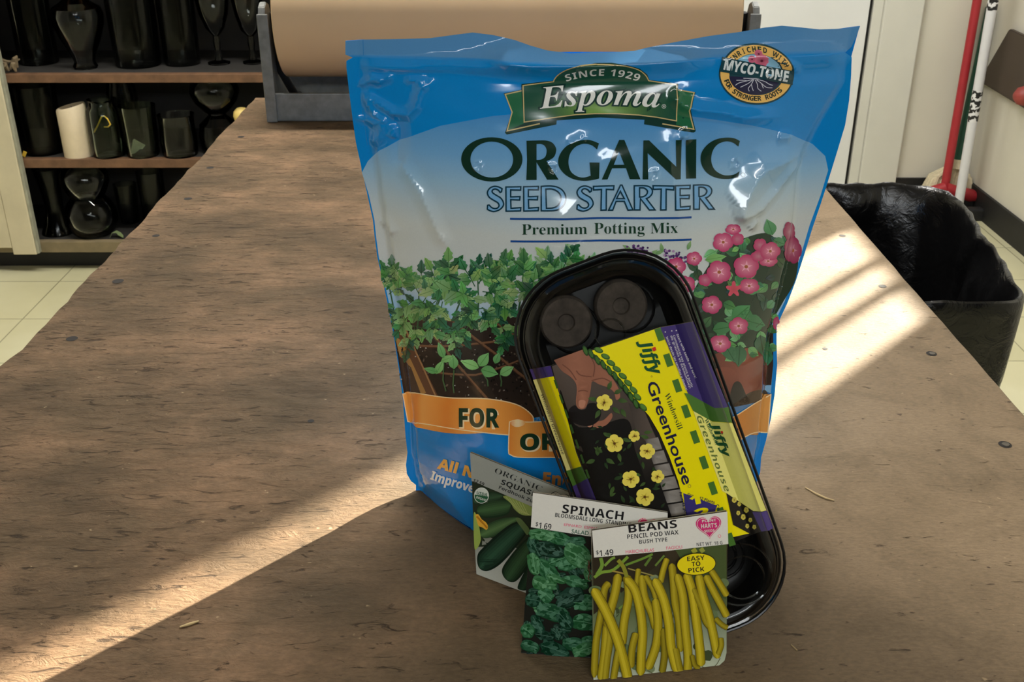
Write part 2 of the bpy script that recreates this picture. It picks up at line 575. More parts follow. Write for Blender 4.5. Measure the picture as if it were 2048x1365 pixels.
def across(x0, x1, v0, v1_):
    w_ = k.new('ShaderNodeMapRange'); w_.inputs[1].default_value = x0; w_.inputs[2].default_value = x1; w_.inputs[3].default_value = v0; w_.inputs[4].default_value = v1_
    k.l.new(sx.outputs[0], w_.inputs[0]); return w_.outputs[0]


def plus(a, b, op='ADD'):
    m_ = k.new('ShaderNodeMath', operation=op)
    for i, v in enumerate((a, b)):
        if hasattr(v, 'node'): k.l.new(v, m_.inputs[i])
        else: m_.inputs[i].default_value = v
    return m_.outputs[0]


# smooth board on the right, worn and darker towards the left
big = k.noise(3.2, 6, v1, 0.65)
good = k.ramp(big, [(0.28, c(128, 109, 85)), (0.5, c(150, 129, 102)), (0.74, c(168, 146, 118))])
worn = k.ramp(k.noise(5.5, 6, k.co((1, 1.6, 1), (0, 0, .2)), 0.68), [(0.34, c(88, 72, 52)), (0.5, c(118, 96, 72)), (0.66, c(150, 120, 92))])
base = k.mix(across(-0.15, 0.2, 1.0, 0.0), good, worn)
base = k.mix(k.ramp(k.noise(11, 5, v1, 0.65, 0.6), [(0.46, (0, 0, 0)), (0.74, (0.6, 0.6, 0.6))]), base, c(94, 80, 58))
fine = k.noise(1.0, 6, k.co((170, 380, 160)), 0.7)
base = k.mix(0.4, base, k.ramp(fine, [(0.3, c(110, 102, 94)), (0.7, c(255, 250, 242))]), 'MULTIPLY')
# torn fibres: short dark scars lying across the bench, many on its worn left side
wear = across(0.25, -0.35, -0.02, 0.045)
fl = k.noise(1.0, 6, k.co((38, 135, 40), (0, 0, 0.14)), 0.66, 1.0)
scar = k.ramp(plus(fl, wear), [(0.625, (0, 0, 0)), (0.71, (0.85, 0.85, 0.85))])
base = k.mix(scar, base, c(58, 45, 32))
sp = k.noise(1.0, 2, k.co((95, 190, 95), (0, 0, -0.3)), 0.5, 0.4)
base = k.mix(k.ramp(sp, [(0.70, (0, 0, 0)), (0.76, (0.8, 0.8, 0.8))]), base, c(62, 48, 35))
base = k.mix(k.ramp(k.noise(1.0, 2, k.co((120, 150, 95), (0, 0, 0.9)), 0.5), [(0.74, (0, 0, 0)), (0.79, (0.45, 0.45, 0.45))]), base, c(205, 180, 140))
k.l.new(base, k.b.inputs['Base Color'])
k.b.inputs['Roughness'].default_value = 0.68; k.b.inputs['Specular IOR Level'].default_value = 0.25
flake = k.noise(1.0, 7, k.co((36, 84, 36), (0, 0, 0.1)), 0.72, 0.8)
fac = across(0.2, -0.3, 0.10, 1.0)
hh = plus(plus(flake, fac, 'MULTIPLY'), plus(plus(fine, 0.25, 'MULTIPLY'), plus(scar, 0.35, 'MULTIPLY'), 'SUBTRACT'))
k.bump(hh, 0.95, 0.0036)
bench_m = k.m
bench = empty('workbench', ((BX0 + BX1) / 2, (BY0 + BY1) / 2, 0), 'long brown hardboard topped workbench under the potting mix bag', 'workbench')
bm = bmesh.new()
out = []
n = 120
for i in range(n + 1):
    y = BY0 + (BY1 - BY0) * i / n
    dx = 0.004 * noise.noise((y * 9, 0.3, 1)) + 0.003 * noise.noise((y * 31, 2.3, 1))
    if 0.85 < y < 1.02: dx -= 0.012 * math.sin((y - 0.85) / 0.17 * math.pi)
    out.append((BX0 + dx, y))
for i in range(n, -1, -1):
    y = BY0 + (BY1 - BY0) * i / n
    out.append((BX1 + 0.0012 * noise.noise((y * 22, 7.3, 1)), y))
tv = [bm.verts.new((x, y, BZ)) for x, y in out]; bv = [bm.verts.new((x, y, BZ - 0.045)) for x, y in out]
tf = bm.faces.new(tv); bf = bm.faces.new(bv[::-1])
for i in range(len(out)):
    j = (i + 1) % len(out); bm.faces.new((tv[i], bv[i], bv[j], tv[j]))
bmesh.ops.triangulate(bm, faces=[tf, bf])
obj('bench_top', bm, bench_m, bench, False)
wood_m = mat('rough_timber', c(120, 92, 62), 0.75, var=0.25, nscale=14, bump=0.2)
for x in (BX0 + .07, BX1 - .17):
    for y in (BY0 + .08, BY1 - .18):
        bm = bmesh.new(); box(bm, (x, y, 0), (x + .09, y + .09, BZ - .045), .004); obj('leg', bm, wood_m, bench, False)
for x in (BX0 + .07, BX1 - .10):
    bm = bmesh.new(); box(bm, (x, BY0 + .17, BZ - .165), (x + .03, BY1 - .18, BZ - .045)); obj('apron', bm, wood_m, bench, False)
hole_m = mat('hole_dark', c(26, 20, 15), 0.8); steel_m = mat('dull_steel', c(92, 86, 76), 0.6, 0.5)
for (px, py, r, nail) in ((1685, 472, .0045, 0), (1765, 573, .0048, 0), (1863, 708, .0055, 1), (2010, 890, .0058, 1), (1650, 698, .0028, 0), (236, 563, .0068, 0), (144, 678, .0062, 0), (482, 274, .006, 0), (420, 336, .006, 0), (376, 398, .006, 0), (312, 472, .005, 0), (622, 843, .003, 0)):
    p = at_z(px, py, BZ)
    bm = bmesh.new()
    lathe(bm, [(r, 0.0003), (r * .8, 0.0003), (0, 0.0002)], (p[0], p[1], BZ), 18)
    h = obj('screw_hole', bm, hole_m, bench)
    if nail:
        bm = bmesh.new(); lathe(bm, [(r * .62, .0004), (r * .55, .0011), (r * .2, .0013), (0, .0009)], (p[0] + .0004, p[1] - .0006, BZ), 16); obj('screw_head', bm, steel_m, h)


def at_bench(px, py): return Vector(at_z(px, py, BZ))


straw_m = mat('straw', c(205, 180, 130), 0.6)
for lab, pts, r in (('thin pale straw scrap lying on the bench right of the black tray', [(1610, 977), (1632, 990), (1652, 999), (1668, 1003)], .0009),
                    ('pale splinter lying on the bench before the sunlit strip', [(360, 1257), (380, 1251), (398, 1245)], .0011),
                    ('tiny pale speck of straw on the bench right of the bean packet', [(1582, 1292), (1594, 1303)], .0008)):
    bm = bmesh.new(); tube(bm, [at_bench(*p) + Vector((0, 0, r * .9)) for p in pts], [r * .5] + [r] * (len(pts) - 2) + [r * .5], 8)
    tag(obj('straw_scrap', bm, straw_m), lab, 'straw', 'straw scraps on the bench')

# ================================================================== paper roll dispenser at the far end of the bench
grey_m = mat('grey_hammered_paint', c(128, 130, 128), 0.5, 0.3, var=0.18, nscale=60, bump=0.08)
iron_m = mat('dark_iron', c(40, 41, 42), 0.5, 0.4, var=0.3)
BZ += .0008; DY = 1.975; AX0, AX1 = -0.444, 0.452
disp = empty('paper_dispenser', (0.004, DY + .08, BZ), 'grey metal paper roll dispenser at the far end of the bench', 'paper dispenser')
bm = bmesh.new(); box(bm, (AX0, DY, BZ), (AX1, DY + .008, BZ + .052), .002); box(bm, (AX0, DY, BZ), (AX1, DY + .05, BZ + .006), .002); obj('front_rail', bm, grey_m, disp, False)
bm = bmesh.new(); box(bm, (AX0, DY + .17, BZ), (AX1, DY + .178, BZ + .052), .002); box(bm, (AX0, DY + .13, BZ), (AX1, DY + .178, BZ + .006), .002); obj('back_rail', bm, grey_m, disp, False)
for x, s_ in ((AX0, 1), (AX1 - .008, -1)):
    bm = bmesh.new()
    prof = [(DY - .006, BZ), (DY - .004, BZ + .19), (DY + .004, BZ + .206), (DY + .02, BZ + .213), (DY + .04, BZ + .207), (DY + .052, BZ + .19), (DY + .07, BZ + .10), (DY + .12, BZ + .05), (DY + .19, BZ + .045), (DY + .19, BZ)]
    a = [bm.verts.new((x - .002, y, z)) for y, z in prof]; b = [bm.verts.new((x + .010, y, z)) for y, z in prof]
    bm.faces.new(a); bm.faces.new(b[::-1])
    for i in range(len(prof)):
        j = (i + 1) % len(prof); bm.faces.new((a[i], b[i], b[j], a[j]))
    bmesh.ops.bevel(bm, geom=[e for e in bm.edges], offset=.0015, segments=2, affect='EDGES')
    arm = obj('side_arm', bm, grey_m, disp, False)
    # flange down the front of the arm
    bm = bmesh.new(); box(bm, (x - .004 if s_ > 0 else x - .008, DY - .008, BZ), (x + .016 if s_ > 0 else x + .012, DY - .003, BZ + .195), .0015); obj('arm_flange', bm, grey_m, arm, False)
    bm = bmesh.new(); xx = x + (.018 if s_ > 0 else -.010)
    tube(bm, [(xx, DY + .045, BZ + .19), (xx, DY + .06, BZ + .08), (xx + .012 * s_, DY + .10, BZ + .03), (xx + .015 * s_, DY + .13, BZ + .02)], .008, 10)
    obj('roll_bracket', bm, iron_m, disp)
RC = (DY + .088, BZ + .185); RR = .118
paper_m = mat('kraft_paper', c(218, 186, 146), 0.55, var=0.03, nscale=8, spec=0.3)
roll = empty('kraft_paper_roll', (0, RC[0], RC[1]), 'large roll of brown kraft paper in the grey dispenser', 'paper roll')
bm = bmesh.new()
Mx = Matrix.Rotation(math.pi / 2, 3, 'Y')
lathe(bm, [(.03, -.418), (RR - .002, -.418), (RR, -.416), (RR, .416), (RR - .002, .418), (.03, .418)], (0.001, RC[0], RC[1]), 96, mat=Mx)
obj('paper', bm, paper_m, roll)
bm = bmesh.new(); lathe(bm, [(.02, -.42), (.03, -.42), (.03, .42), (.02, .42)], (0.001, RC[0], RC[1]), 32, mat=Mx); obj('core', bm, mat('cardboard_core', c(140, 110, 78), 0.8), roll)

BZ -= .0008
# ================================================================== glassware cabinet on the left
CY = 3.45; CXR = -0.12; CXL = -2.6
shaded_m = mat('shaded_shelf_interior', c(44, 42, 40), 0.7, var=0.2, nscale=6)  # near-black colour carries the shade inside the cabinet
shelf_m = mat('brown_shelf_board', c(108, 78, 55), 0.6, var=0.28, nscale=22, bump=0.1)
pale_m = mat('worn_cream_paint', c(206, 196, 166), 0.55, var=0.08, nscale=9)
cab = empty('glassware_cabinet', ((CXR + CXL) / 2, CY + .2, 0), 'open cream cabinet of shaded shelves holding glass vases', 'cabinet')
bm = bmesh.new(); box(bm, (CXL, CY + .40, 0.0), (CXR, CY + .42, 1.25)); obj('back_panel', bm, shaded_m, cab, False)
for x in (CXL, CXR - .02):
    bm = bmesh.new(); box(bm, (x, CY + .002, 0.0), (x + .02, CY + .40, 1.25)); obj('side_panel', bm, shaded_m, cab, False)


def zat(py, Y=CY): return float(at_y(300, py, Y)[..., 2])


SH = []
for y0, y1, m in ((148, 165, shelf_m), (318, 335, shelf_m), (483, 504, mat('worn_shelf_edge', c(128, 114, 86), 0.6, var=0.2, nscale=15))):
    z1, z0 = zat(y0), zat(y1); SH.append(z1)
    bm = bmesh.new(); box(bm, (CXL + .02, CY, z0), (CXR - .02, CY + .40, z1), .003); shf = obj('shelf', bm, shaded_m, cab, False)  # board darkened to paint the shade within; brown front strip is its lit edge
    bm = bmesh.new(); box(bm, (CXL + .02, CY - .006, z0), (CXR - .02, CY + .022, z1 + .0005), .002); obj('lit_shelf_edge', bm, m, shf, False)
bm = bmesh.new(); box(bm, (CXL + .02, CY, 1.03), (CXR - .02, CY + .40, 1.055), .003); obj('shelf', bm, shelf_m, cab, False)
bm = bmesh.new(); box(bm, (CXL, CY, 1.23), (CXR, CY + .42, 1.25)); obj('cabinet_top', bm, pale_m, cab, False)
bm = bmesh.new(); box(bm, (CXL + .02, CY + .05, 0), (CXR - .02, CY + .07, zat(504) - .002)); obj('kick_board', bm, black_m, cab, False)
# framed cream door standing open over the left end
dx1 = float(at_y(76, 505, CY - .03)[..., 0])
bm = bmesh.new()
zt = 1.25; zb = float(at_y(60, 510, CY - .03)[..., 2]); zr0 = float(at_y(20, 497, CY - .03)[..., 2])
box(bm, (dx1 - .085, CY - .032, zb), (dx1 - .005, CY - .006, zt), .004)
box(bm, (dx1 - .62, CY - .03, zr0), (dx1 - .085, CY - .006, zt), .003)
dro = obj('cabinet_door', bm, pale_m, cab, False)
bm = bmesh.new(); box(bm, (dx1 - .005, CY - .030, zb + .004), (dx1 + .004, CY - .006, zt), .002); obj('door_edge', bm, mat('grey_green_edge', c(150, 150, 132), 0.6, var=.2), dro, False)
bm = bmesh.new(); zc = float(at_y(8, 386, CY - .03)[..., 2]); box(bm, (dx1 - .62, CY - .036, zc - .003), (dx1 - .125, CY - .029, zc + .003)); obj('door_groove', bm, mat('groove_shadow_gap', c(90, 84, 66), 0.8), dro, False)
bm = bmesh.new(); box(bm, (dx1 - .62, CY - .035, zc + .02), (dx1 - .13, CY - .029, zt - .1), .004); obj('door_panel', bm, pale_m, dro, False)

clear_m = glass_mat('clear_glass', (0.92, 0.93, 0.92), 0.0)
green_m = glass_mat('greenish_glass', (0.84, 0.89, 0.84), 0.004)
smoke_m = glass_mat('dusty_glass', (0.70, 0.72, 0.70), 0.002, 0.12)


def glass(name, px, pyb, prof, m, label, cat, dy=.06, group=None, thick=.0025, shelf=None):
    """prof in pixels: (half width, height above the foot); foot centre at pixel (px, shelf)"""
    Y = CY + dy; z = SH[shelf]
    X = float(at_y(px, pyb, Y)[..., 0]); s_ = float(np.linalg.norm(at_y(px + 1, pyb, Y) - at_y(px, pyb, Y)))
    k_ = s_ * 1.04
    p = [(r * s_, h * k_) for r, h in prof]
    inner = [(max(r - thick, .0015), max(h, thick * 2)) for r, h in reversed(p) if r > 0]
    full = [(0, 0)] + p + inner + [(0, thick * 2)]
    bm = bmesh.new(); lathe(bm, full, (X, Y, z + .0008), 40)
    o = obj(name, bm, m); return tag(o, label, cat, group), Vector((X, Y, z)), s_


G = 'glassware in the cabinet'
glass('glass_urn', 174, 148, [(22, 0), (24, 4), (20, 12), (24, 26), (38, 55), (48, 82), (50, 100), (46, 112), (30, 122), (20, 130), (18, 140), (22, 160), (28, 178)], clear_m, 'clear glass urn vase with a narrow neck on the upper shelf', 'vase', .09, G, shelf=0)
glass('square_vase', 280, 146, [(42, 0), (44, 3), (46, 60), (47, 128)], smoke_m, 'dark wide straight-sided glass vase on the upper shelf, right of the urn', 'vase', .14, G, shelf=0)
glass('cylinder_vase', 368, 143, [(33, 0), (35, 3), (36, 70), (37, 134)], smoke_m, 'tall dim glass cylinder on the upper shelf, second left of the grey dispenser arm', 'vase', .16, G, shelf=0)
glass('cylinder_vase', 82, 143, [(36, 0), (38, 3), (38, 60), (39, 130)], smoke_m, 'dim glass cylinder on the upper shelf between the cream door and the urn', 'vase', .18, G, shelf=0)
glass('footed_bowl', 440, 140, [(22, 0), (22, 3), (8, 7), (5, 22), (7, 40), (6, 52), (18, 66), (28, 92), (33, 120), (35, 150)], clear_m, 'clear stemmed glass bowl on the upper shelf, leftmost of the two stemmed bowls', 'bowl', .16, G, shelf=0)
glass('footed_bowl', 508, 140, [(20, 0), (20, 3), (8, 7), (5, 22), (7, 38), (6, 50), (18, 62), (26, 90), (31, 120), (33, 150)], clear_m, 'clear stemmed glass bowl on the upper shelf beside the grey dispenser arm', 'bowl', .17, G, shelf=0)
glass('glass_cylinder', 92, 315, [(38, 0), (40, 4), (41, 60), (42, 128)], smoke_m, 'large dim glass cylinder on the middle shelf, left of the white candle', 'vase', .09, G, shelf=1)
glass('glass_jar', 222, 322, [(30, 0), (33, 4), (34, 30), (33, 70), (31, 88), (25, 96), (24, 104), (27, 108)], green_m, 'greenish glass jar on the middle shelf beside the white candle', 'jar', .045, G, shelf=1)
tum, tp, ts = glass('glass_tumbler', 289, 322, [(30, 0), (32, 4), (34, 45), (36, 96)], green_m, 'greenish flared tumbler on the middle shelf with a scrap of white paper inside', 'tumbler', .045, G, shelf=1)
glass('glass_bowl', 363, 318, [(33, 0), (35, 4), (36, 30), (34, 60), (35, 76), (36, 78)], clear_m, 'low round glass bowl on the middle shelf, right of the flared tumbler', 'bowl', .05, G, shelf=1)
glass('goblet_vase', 445, 318, [(34, 0), (38, 6), (40, 30), (36, 52), (22, 64), (16, 70), (26, 78), (42, 96), (48, 114), (44, 128), (38, 134)], clear_m, 'double bulb clear vase on the middle shelf nearest the bench edge', 'vase', .10, G, shelf=1)
glass('glass_jar', 262, 306, [(28, 0), (30, 4), (30, 60), (28, 96), (24, 108), (24, 122)], smoke_m, 'tall dim jar on the middle shelf behind the gap between jar and tumbler', 'jar', .24, G, shelf=1)
glass('bud_vase', 120, 472, [(30, 0), (32, 3), (22, 25), (17, 55), (20, 90), (28, 128)], smoke_m, 'waisted dim vase on the bottom shelf, left of the gourd vase', 'vase', .09, G, shelf=2)
glass('gourd_vase', 190, 474, [(34, 0), (42, 8), (50, 26), (50, 44), (42, 62), (32, 74), (38, 84), (46, 102), (46, 118), (36, 132), (26, 138)], clear_m, 'clear gourd vase of two stacked globes on the bottom shelf', 'vase', .08, G, shelf=2)
glass('glass_tumbler', 264, 462, [(17, 0), (18, 3), (20, 40), (22, 76)], smoke_m, 'small dim tumbler on the bottom shelf, right of the gourd vase', 'tumbler', .2, G, shelf=2)
glass('cylinder_vase', 315, 455, [(22, 0), (24, 3), (25, 60), (26, 100)], smoke_m, 'grey tall tumbler on the bottom shelf where the bench edge cuts it off', 'vase', .2, G, shelf=2)

# candle
Y = CY + .045; X = float(at_y(160, 318, Y)[..., 0]); s_ = float(np.linalg.norm(at_y(161, 318, Y) - at_y(160, 318, Y)))
wax_m = mat('ivory_wax', c(214, 198, 168), 0.5, var=0.05)
cn = empty('pillar_candle', (X, Y, SH[1]), 'ivory pillar candle on the middle shelf', 'candle')
bm = bmesh.new(); R0 = 28 * s_; H = 96 * s_
lathe(bm, [(0, .0005), (R0, .0005), (R0, H * .5), (R0, H), (R0 * .93, H + .006), (R0 * .7, H - .004), (0, H - .010)], (X, Y, SH[1]), 40)
for v in bm.verts:
    if v.co.z > SH[1] + H * .9: v.co.z += (v.co.x - X) / R0 * .010
obj('wax', bm, wax_m, cn)
bm = bmesh.new(); tube(bm, [(X, Y, SH[1] + H - .012), (X + .002, Y, SH[1] + H + .004)], .0015, 8); obj('wick', bm, black_m, cn)
# yellow wire over the jar, paper scrap, leaf, tag, ball, dried bundle
yel_m = mat('yellow_wire', c(214, 178, 60), 0.5)
Yw = CY + .0
wp = [at_y(x, y, Yw) for x, y in ((188, 265), (196, 250), (203, 234), (208, 232), (215, 238), (221, 249), (216, 254), (208, 254))]
bm = bmesh.new(); tube(bm, [Vector(p) for p in wp], .0025, 8)
tag(obj('yellow_wire', bm, yel_m), 'bent yellow wire hooked in front of the greenish jar', 'wire')
bm = bmesh.new()
q = [tp + Vector((x * ts, y * ts, z * ts)) for x, y, z in ((-24, -6, 4), (-18, 4, 30), (-12, -4, 34), (6, 2, 20), (2, -6, 14), (-8, 8, 10), (-14, -10, 6))]
vv = [bm.verts.new(p) for p in q]
for a in ((0, 1, 2), (0, 2, 5), (2, 3, 5), (3, 4, 5), (0, 5, 6)): bm.faces.new([vv[i] for i in a])
bmesh.ops.solidify(bm, geom=bm.faces[:], thickness=.0015)
tag(obj('paper_scrap', bm, mat('pale_paper', c(240, 242, 222), 0.8), smooth=False), 'crumpled white paper scrap standing in the flared tumbler', 'paper')
bm = bmesh.new(); p = Vector(at_y(233, 478, CY + .03)); p.z = SH[2]
o_ = [(-.028, .0), (-.02, .014), (-.004, .022), (.012, .02), (.026, .012), (.03, .0), (.012, -.008), (.002, .002), (-.012, -.006)]
vt = [bm.verts.new(p + Vector((x * .8, y, .026 * (1 - (x / .031) ** 2) + .004 * math.sin(i * 1.7)))) for i, (x, y) in enumerate(o_)]
bm.faces.new(vt); bmesh.ops.triangulate(bm, faces=bm.faces[:]); bmesh.ops.solidify(bm, geom=bm.faces[:], thickness=.0012)
vmin = min(v.co.z for v in bm.verts)
for v in bm.verts: v.co.z += SH[2] - vmin + .0005
tag(obj('fallen_leaf', bm, mat('leaf_grey_green', c(120, 136, 92), 0.6), smooth=False), 'curled grey-green leaf lying on the bottom shelf', 'leaf')
p = Vector(at_y(50, 315, CY + .02)); p.z = SH[1]
bm = bmesh.new(); box(bm, p + Vector((-.006, -.001, .0005)), p + Vector((.006, .001, .02)), .001, Matrix.Rotation(.5, 3, 'Y'))
vmin = min(v.co.z for v in bm.verts)
for v in bm.verts: v.co.z += SH[1] - vmin + .0005
tag(obj('yellow_tag', bm, yel_m, smooth=False), 'tiny yellow tag on the middle shelf against the cream door', 'tag')
p = Vector(at_y(484, 232, CY + .05)); r = 17 * ts
bm = bmesh.new(); lathe(bm, [(0, 0), (r * .5, r * .12), (r * .9, r * .55), (r, r), (r * .9, r * 1.5), (r * .5, r * 1.9), (0, r * 2)], (p.x, p.y, SH[1] + .0005), 28)
pz = zat(232, CY + .05) - SH[1]
stand = empty('yellow_candle', (p.x, p.y, SH[1]), 'pale yellow round-topped candle on the middle shelf, half hidden by the bench', 'candle')
for v in bm.verts: v.co.z += pz - r
obj('round_top', bm, mat('yellow_wax', c(232, 204, 120), 0.5, var=.05), stand)
bm = bmesh.new(); lathe(bm, [(0, 0), (r * .8, 0), (r * .8, pz - r * .4), (0, pz - r * .4)], (p.x, p.y, SH[1] + .0005), 28); obj('stem', bm, mat('yellow_wax', c(232, 204, 120), 0.5, var=.05), stand)
dry_m = mat('dried_husk', c(120, 104, 78), 0.8, var=0.4, nscale=60)
bm = bmesh.new(); p = Vector(at_y(26, 146, CY + .03)); p.z = SH[0]
for i in range(16):
    a = p + Vector((rnd.uniform(-.05, .02), rnd.uniform(-.02, .02), rnd.uniform(.004, .015))); b = a + Vector((rnd.uniform(-.02, .04), rnd.uniform(-.02, .02), rnd.uniform(.01, .05)))
    m_ = (a + b) / 2 + Vector((0, 0, rnd.uniform(0, .02)))
    tube(bm, [a, m_, b], [.004, .009, .002], 7)
vmin = min(v.co.z for v in bm.verts)
for v in bm.verts: v.co.z += SH[0] - vmin + .003
tag(obj('dried_bundle', bm, dry_m), 'dried brown plant bundle on the upper shelf against the cream door', 'dried plant')

# ================================================================== rubbish bin with black liner
liner_m = NT('bin_liner'); _M['bin_liner'] = liner_m.m
liner_m.b.inputs['Base Color'].default_value = (*c(11, 11, 12), 1); liner_m.b.inputs['Roughness'].default_value = 0.24
liner_m.b.inputs['Specular IOR Level'].default_value = 0.55
liner_m.bump(liner_m.noise(26, 4, liner_m.co(), 0.6, 1.5), 0.42, 0.006)
RZ = 0.745
cn4 = [at_z(1640, 372, RZ)[:2], at_z(1908, 370, RZ)[:2], at_z(2064, 612, RZ)[:2], at_z(1690, 606, RZ)[:2]]   # far left, far right, near right, near left
cn4[0] = np.array([0.53, cn4[1][1] + .02]); cn4[3] = np.array([0.515, cn4[2][1] + .005])


def rrect(c4, rad, n=8):
    o = []
    for i in range(4):
        p = np.array(c4[i]); a = np.array(c4[i - 1]); b = np.array(c4[(i + 1) % 4])
        da = (a - p) / np.linalg.norm(a - p); db = (b - p) / np.linalg.norm(b - p)
        s0 = p + da * rad[i]; s1 = p + db * rad[i]
        for k_ in range(n + 1):
            t = k_ / n
            o.append((1 - t) ** 2 * s0 + 2 * t * (1 - t) * p + t * t * s1)
    P = []
    for a, b in zip(o, o[1:] + o[:1]):
        m_ = max(1, int(np.linalg.norm(b - a) / .011))
        for k_ in range(m_): P.append(a + (b - a) * k_ / m_)
    return np.array(P)


ring = rrect(cn4, (.06, .14, .05, .06)); cen2 = ring.mean(0)
bin_ = empty('rubbish_bin', (cen2[0], cen2[1], 0), 'grey-green rubbish bin lined with a black bag beside the bench', 'bin')


def shell(rings, bm, jit=None):
    R_ = []
    for zz, sc, am in rings:
        rr_ = []
        for i, q in enumerate(ring):
            p = cen2 + (q - cen2) * sc
            a = noise.noise((q[0] * 14, q[1] * 14, zz * 9 + sc * 5)) * am
            b = noise.noise((q[0] * 24, q[1] * 24, zz * 15 + 4)) * am * .5
            d = (q - cen2) / np.linalg.norm(q - cen2)
            rr_.append(bm.verts.new((p[0] + d[0] * (a + b), p[1] + d[1] * (a + b), zz + (b * 1.2 if am else 0))))
        R_.append(rr_)
    for r0, r1 in zip(R_, R_[1:]):
        for i in range(len(ring)):
            j = (i + 1) % len(ring); bm.faces.new((r0[i], r0[j], r1[j], r1[i]))
    return R_


bm = bmesh.new(); R_ = shell([(0.005, .70, 0), (0.35, .85, 0), (RZ - .03, .965, 0), (RZ - .012, .985, 0), (RZ - .012, .979, 0), (.35, .843, 0), (.02, .692, 0)], bm)
bm.faces.new(R_[0][::-1]); bm.faces.new(R_[-1])
obj('body', bm, mat('grey_green_plastic', c(96, 100, 82), 0.5, var=.12), bin_)
bm = bmesh.new(); R_ = shell([(RZ - .26, .935, .016), (RZ - .20, .955, .016), (RZ - .14, .97, .014), (RZ - .07, .985, .010), (RZ - .02, .995, .006), (RZ - .005, .996, .007), (RZ + .002, .988, .008), (RZ + .004, .975, .008), (RZ + .002, .960, .009), (RZ - .004, .945, .010), (RZ - .012, .928, .011), (RZ - .022, .912, .012), (RZ - .036, .898, .013), (RZ - .055, .886, .014), (RZ - .08, .874, .016), (RZ - .12, .86, .018), (RZ - .22, .80, .022), (RZ - .34, .73, .024), (.15, .58, .02), (.06, .5, .01)], bm)
bm.faces.new(R_[-1])
obj('liner', bm, _M['bin_liner'], bin_)

# ================================================================== brooms in the corner
red_m = mat('red_handle', c(166, 40, 48), 0.45, var=.06); wht_m = mat('white_handle', c(216, 216, 220), 0.4, var=.03)
Y1 = 4.30
pA = at_y(1887, 392, 4.06); foot = Vector((pA[0], pA[1], 0.0))
top = Vector(at_y(1958, -20, BACK - .06)); d = (top - foot).normalized()
sq = empty('floor_squeegee', foot, 'red floor squeegee with a red pole, standing in the corner', 'squeegee')
bm = bmesh.new(); tube(bm, [foot + d * .04, foot + d * 1.35], .0165, 16); obj('pole', bm, red_m, sq)
bm = bmesh.new()
for sx_ in (-1, 1):
    tube(bm, [foot + Vector((0, 0, .10)), foot + Vector((sx_ * .05, 0, .083)), foot + Vector((sx_ * .105, -.008, .072)), foot + Vector((sx_ * .125, -.012, .068))], [.024, .024, .026, .018], 12)
obj('head', bm, red_m, sq)
bm = bmesh.new(); box(bm, foot + Vector((-.12, -.018, 0)), foot + Vector((.12, .004, .055)), .004); obj('blade', bm, black_m, sq, False)
pB = at_z(1922, 420, 0.0); f2 = Vector((pB[0] + .03, pB[1] - .12, 0.0)); t2 = Vector(at_y(1990, -20, BACK - .24)); f2x = at_y(1921, 385, f2.y); f2.z = 0
lowp = Vector(f2x); d2 = (t2 - lowp).normalized(); f2 = lowp - d2 * (lowp.z / d2.z)
bro = empty('white_broom', f2, 'white pole with black chevron bands leaning in the corner', 'broom')
k = NT('chevron_pole'); _M['chevron_pole'] = k.m
tc = k.new('ShaderNodeTexCoord'); sx = k.new('ShaderNodeSeparateXYZ'); k.l.new(tc.outputs['Object'], sx.inputs[0])
L2 = 1.45
ab = k.new('ShaderNodeMath', operation='ABSOLUTE'); xs = k.new('ShaderNodeMath', operation='SUBTRACT'); xs.inputs[1].default_value = float(lowp.x)
k.l.new(sx.outputs[0], xs.inputs[0]); wv = k.new('ShaderNodeTexWave', wave_type='BANDS', bands_direction='Z', wave_profile='SAW')
wv.inputs['Scale'].default_value = 11; wv.inputs['Distortion'].default_value = 6; wv.inputs['Detail'].default_value = 2; wv.inputs['Detail Scale'].default_value = 5
k.l.new(tc.outputs['Object'], wv.inputs[0])
k.l.new(k.ramp(wv.outputs[1], [(0.52, c(25, 25, 27)), (0.58, c(226, 226, 228))]), k.b.inputs['Base Color']); k.b.inputs['Roughness'].default_value = .45


def on_pole(py):
    # height on the pole seen at that row
    lo_, hi_ = 0.0, 1.6
    for _ in range(40):
        m_ = (lo_ + hi_) / 2; p = np.array(f2 + d2 * m_) - CAM
        y_ = 682.5 - F_PX * p.dot(_U) / p.dot(_F)
        if y_ > py: lo_ = m_
        else: hi_ = m_
    return lo_


b0, b1, b2 = on_pole(243), on_pole(180), on_pole(20)
bm = bmesh.new(); tube(bm, [f2 + d2 * .005, f2 + d2 * L2], .0178, 16); obj('pole', bm, wht_m, bro)
for a, b in ((b0, b1), (b2, b2 + .12)):
    bm = bmesh.new(); tube(bm, [f2 + d2 * a, f2 + d2 * b], .0185, 16, False); obj('chevron_band', bm, k.m, bro)
bm = bmesh.new(); box(bm, f2 + Vector((-.10, -.02, .0)), f2 + Vector((.10, .02, .05)), .008); obj('broom_head', bm, black_m, bro, False)
pC = Vector(at_y(1914, 321, BACK - .07)); tC = Vector(at_y(1963, 96, BACK - .03)); d3 = (tC - pC).normalized()
f3 = pC - d3 * (pC.z / d3.z) if abs(d3.z) > .1 else pC
mop = empty('string_mop', (f3.x, f3.y, 0), 'string mop with a dark green pole and cream yarn behind the red pole', 'mop')
bm = bmesh.new(); tube(bm, [pC, tC + d3 * .15], .0165, 14); obj('pole', bm, mat('green_handle', c(22, 74, 56), 0.5, var=.08), mop)
bm = bmesh.new()
tube(bm, [pC + d3 * .005, pC - d3 * .03], [.018, .03], 12)
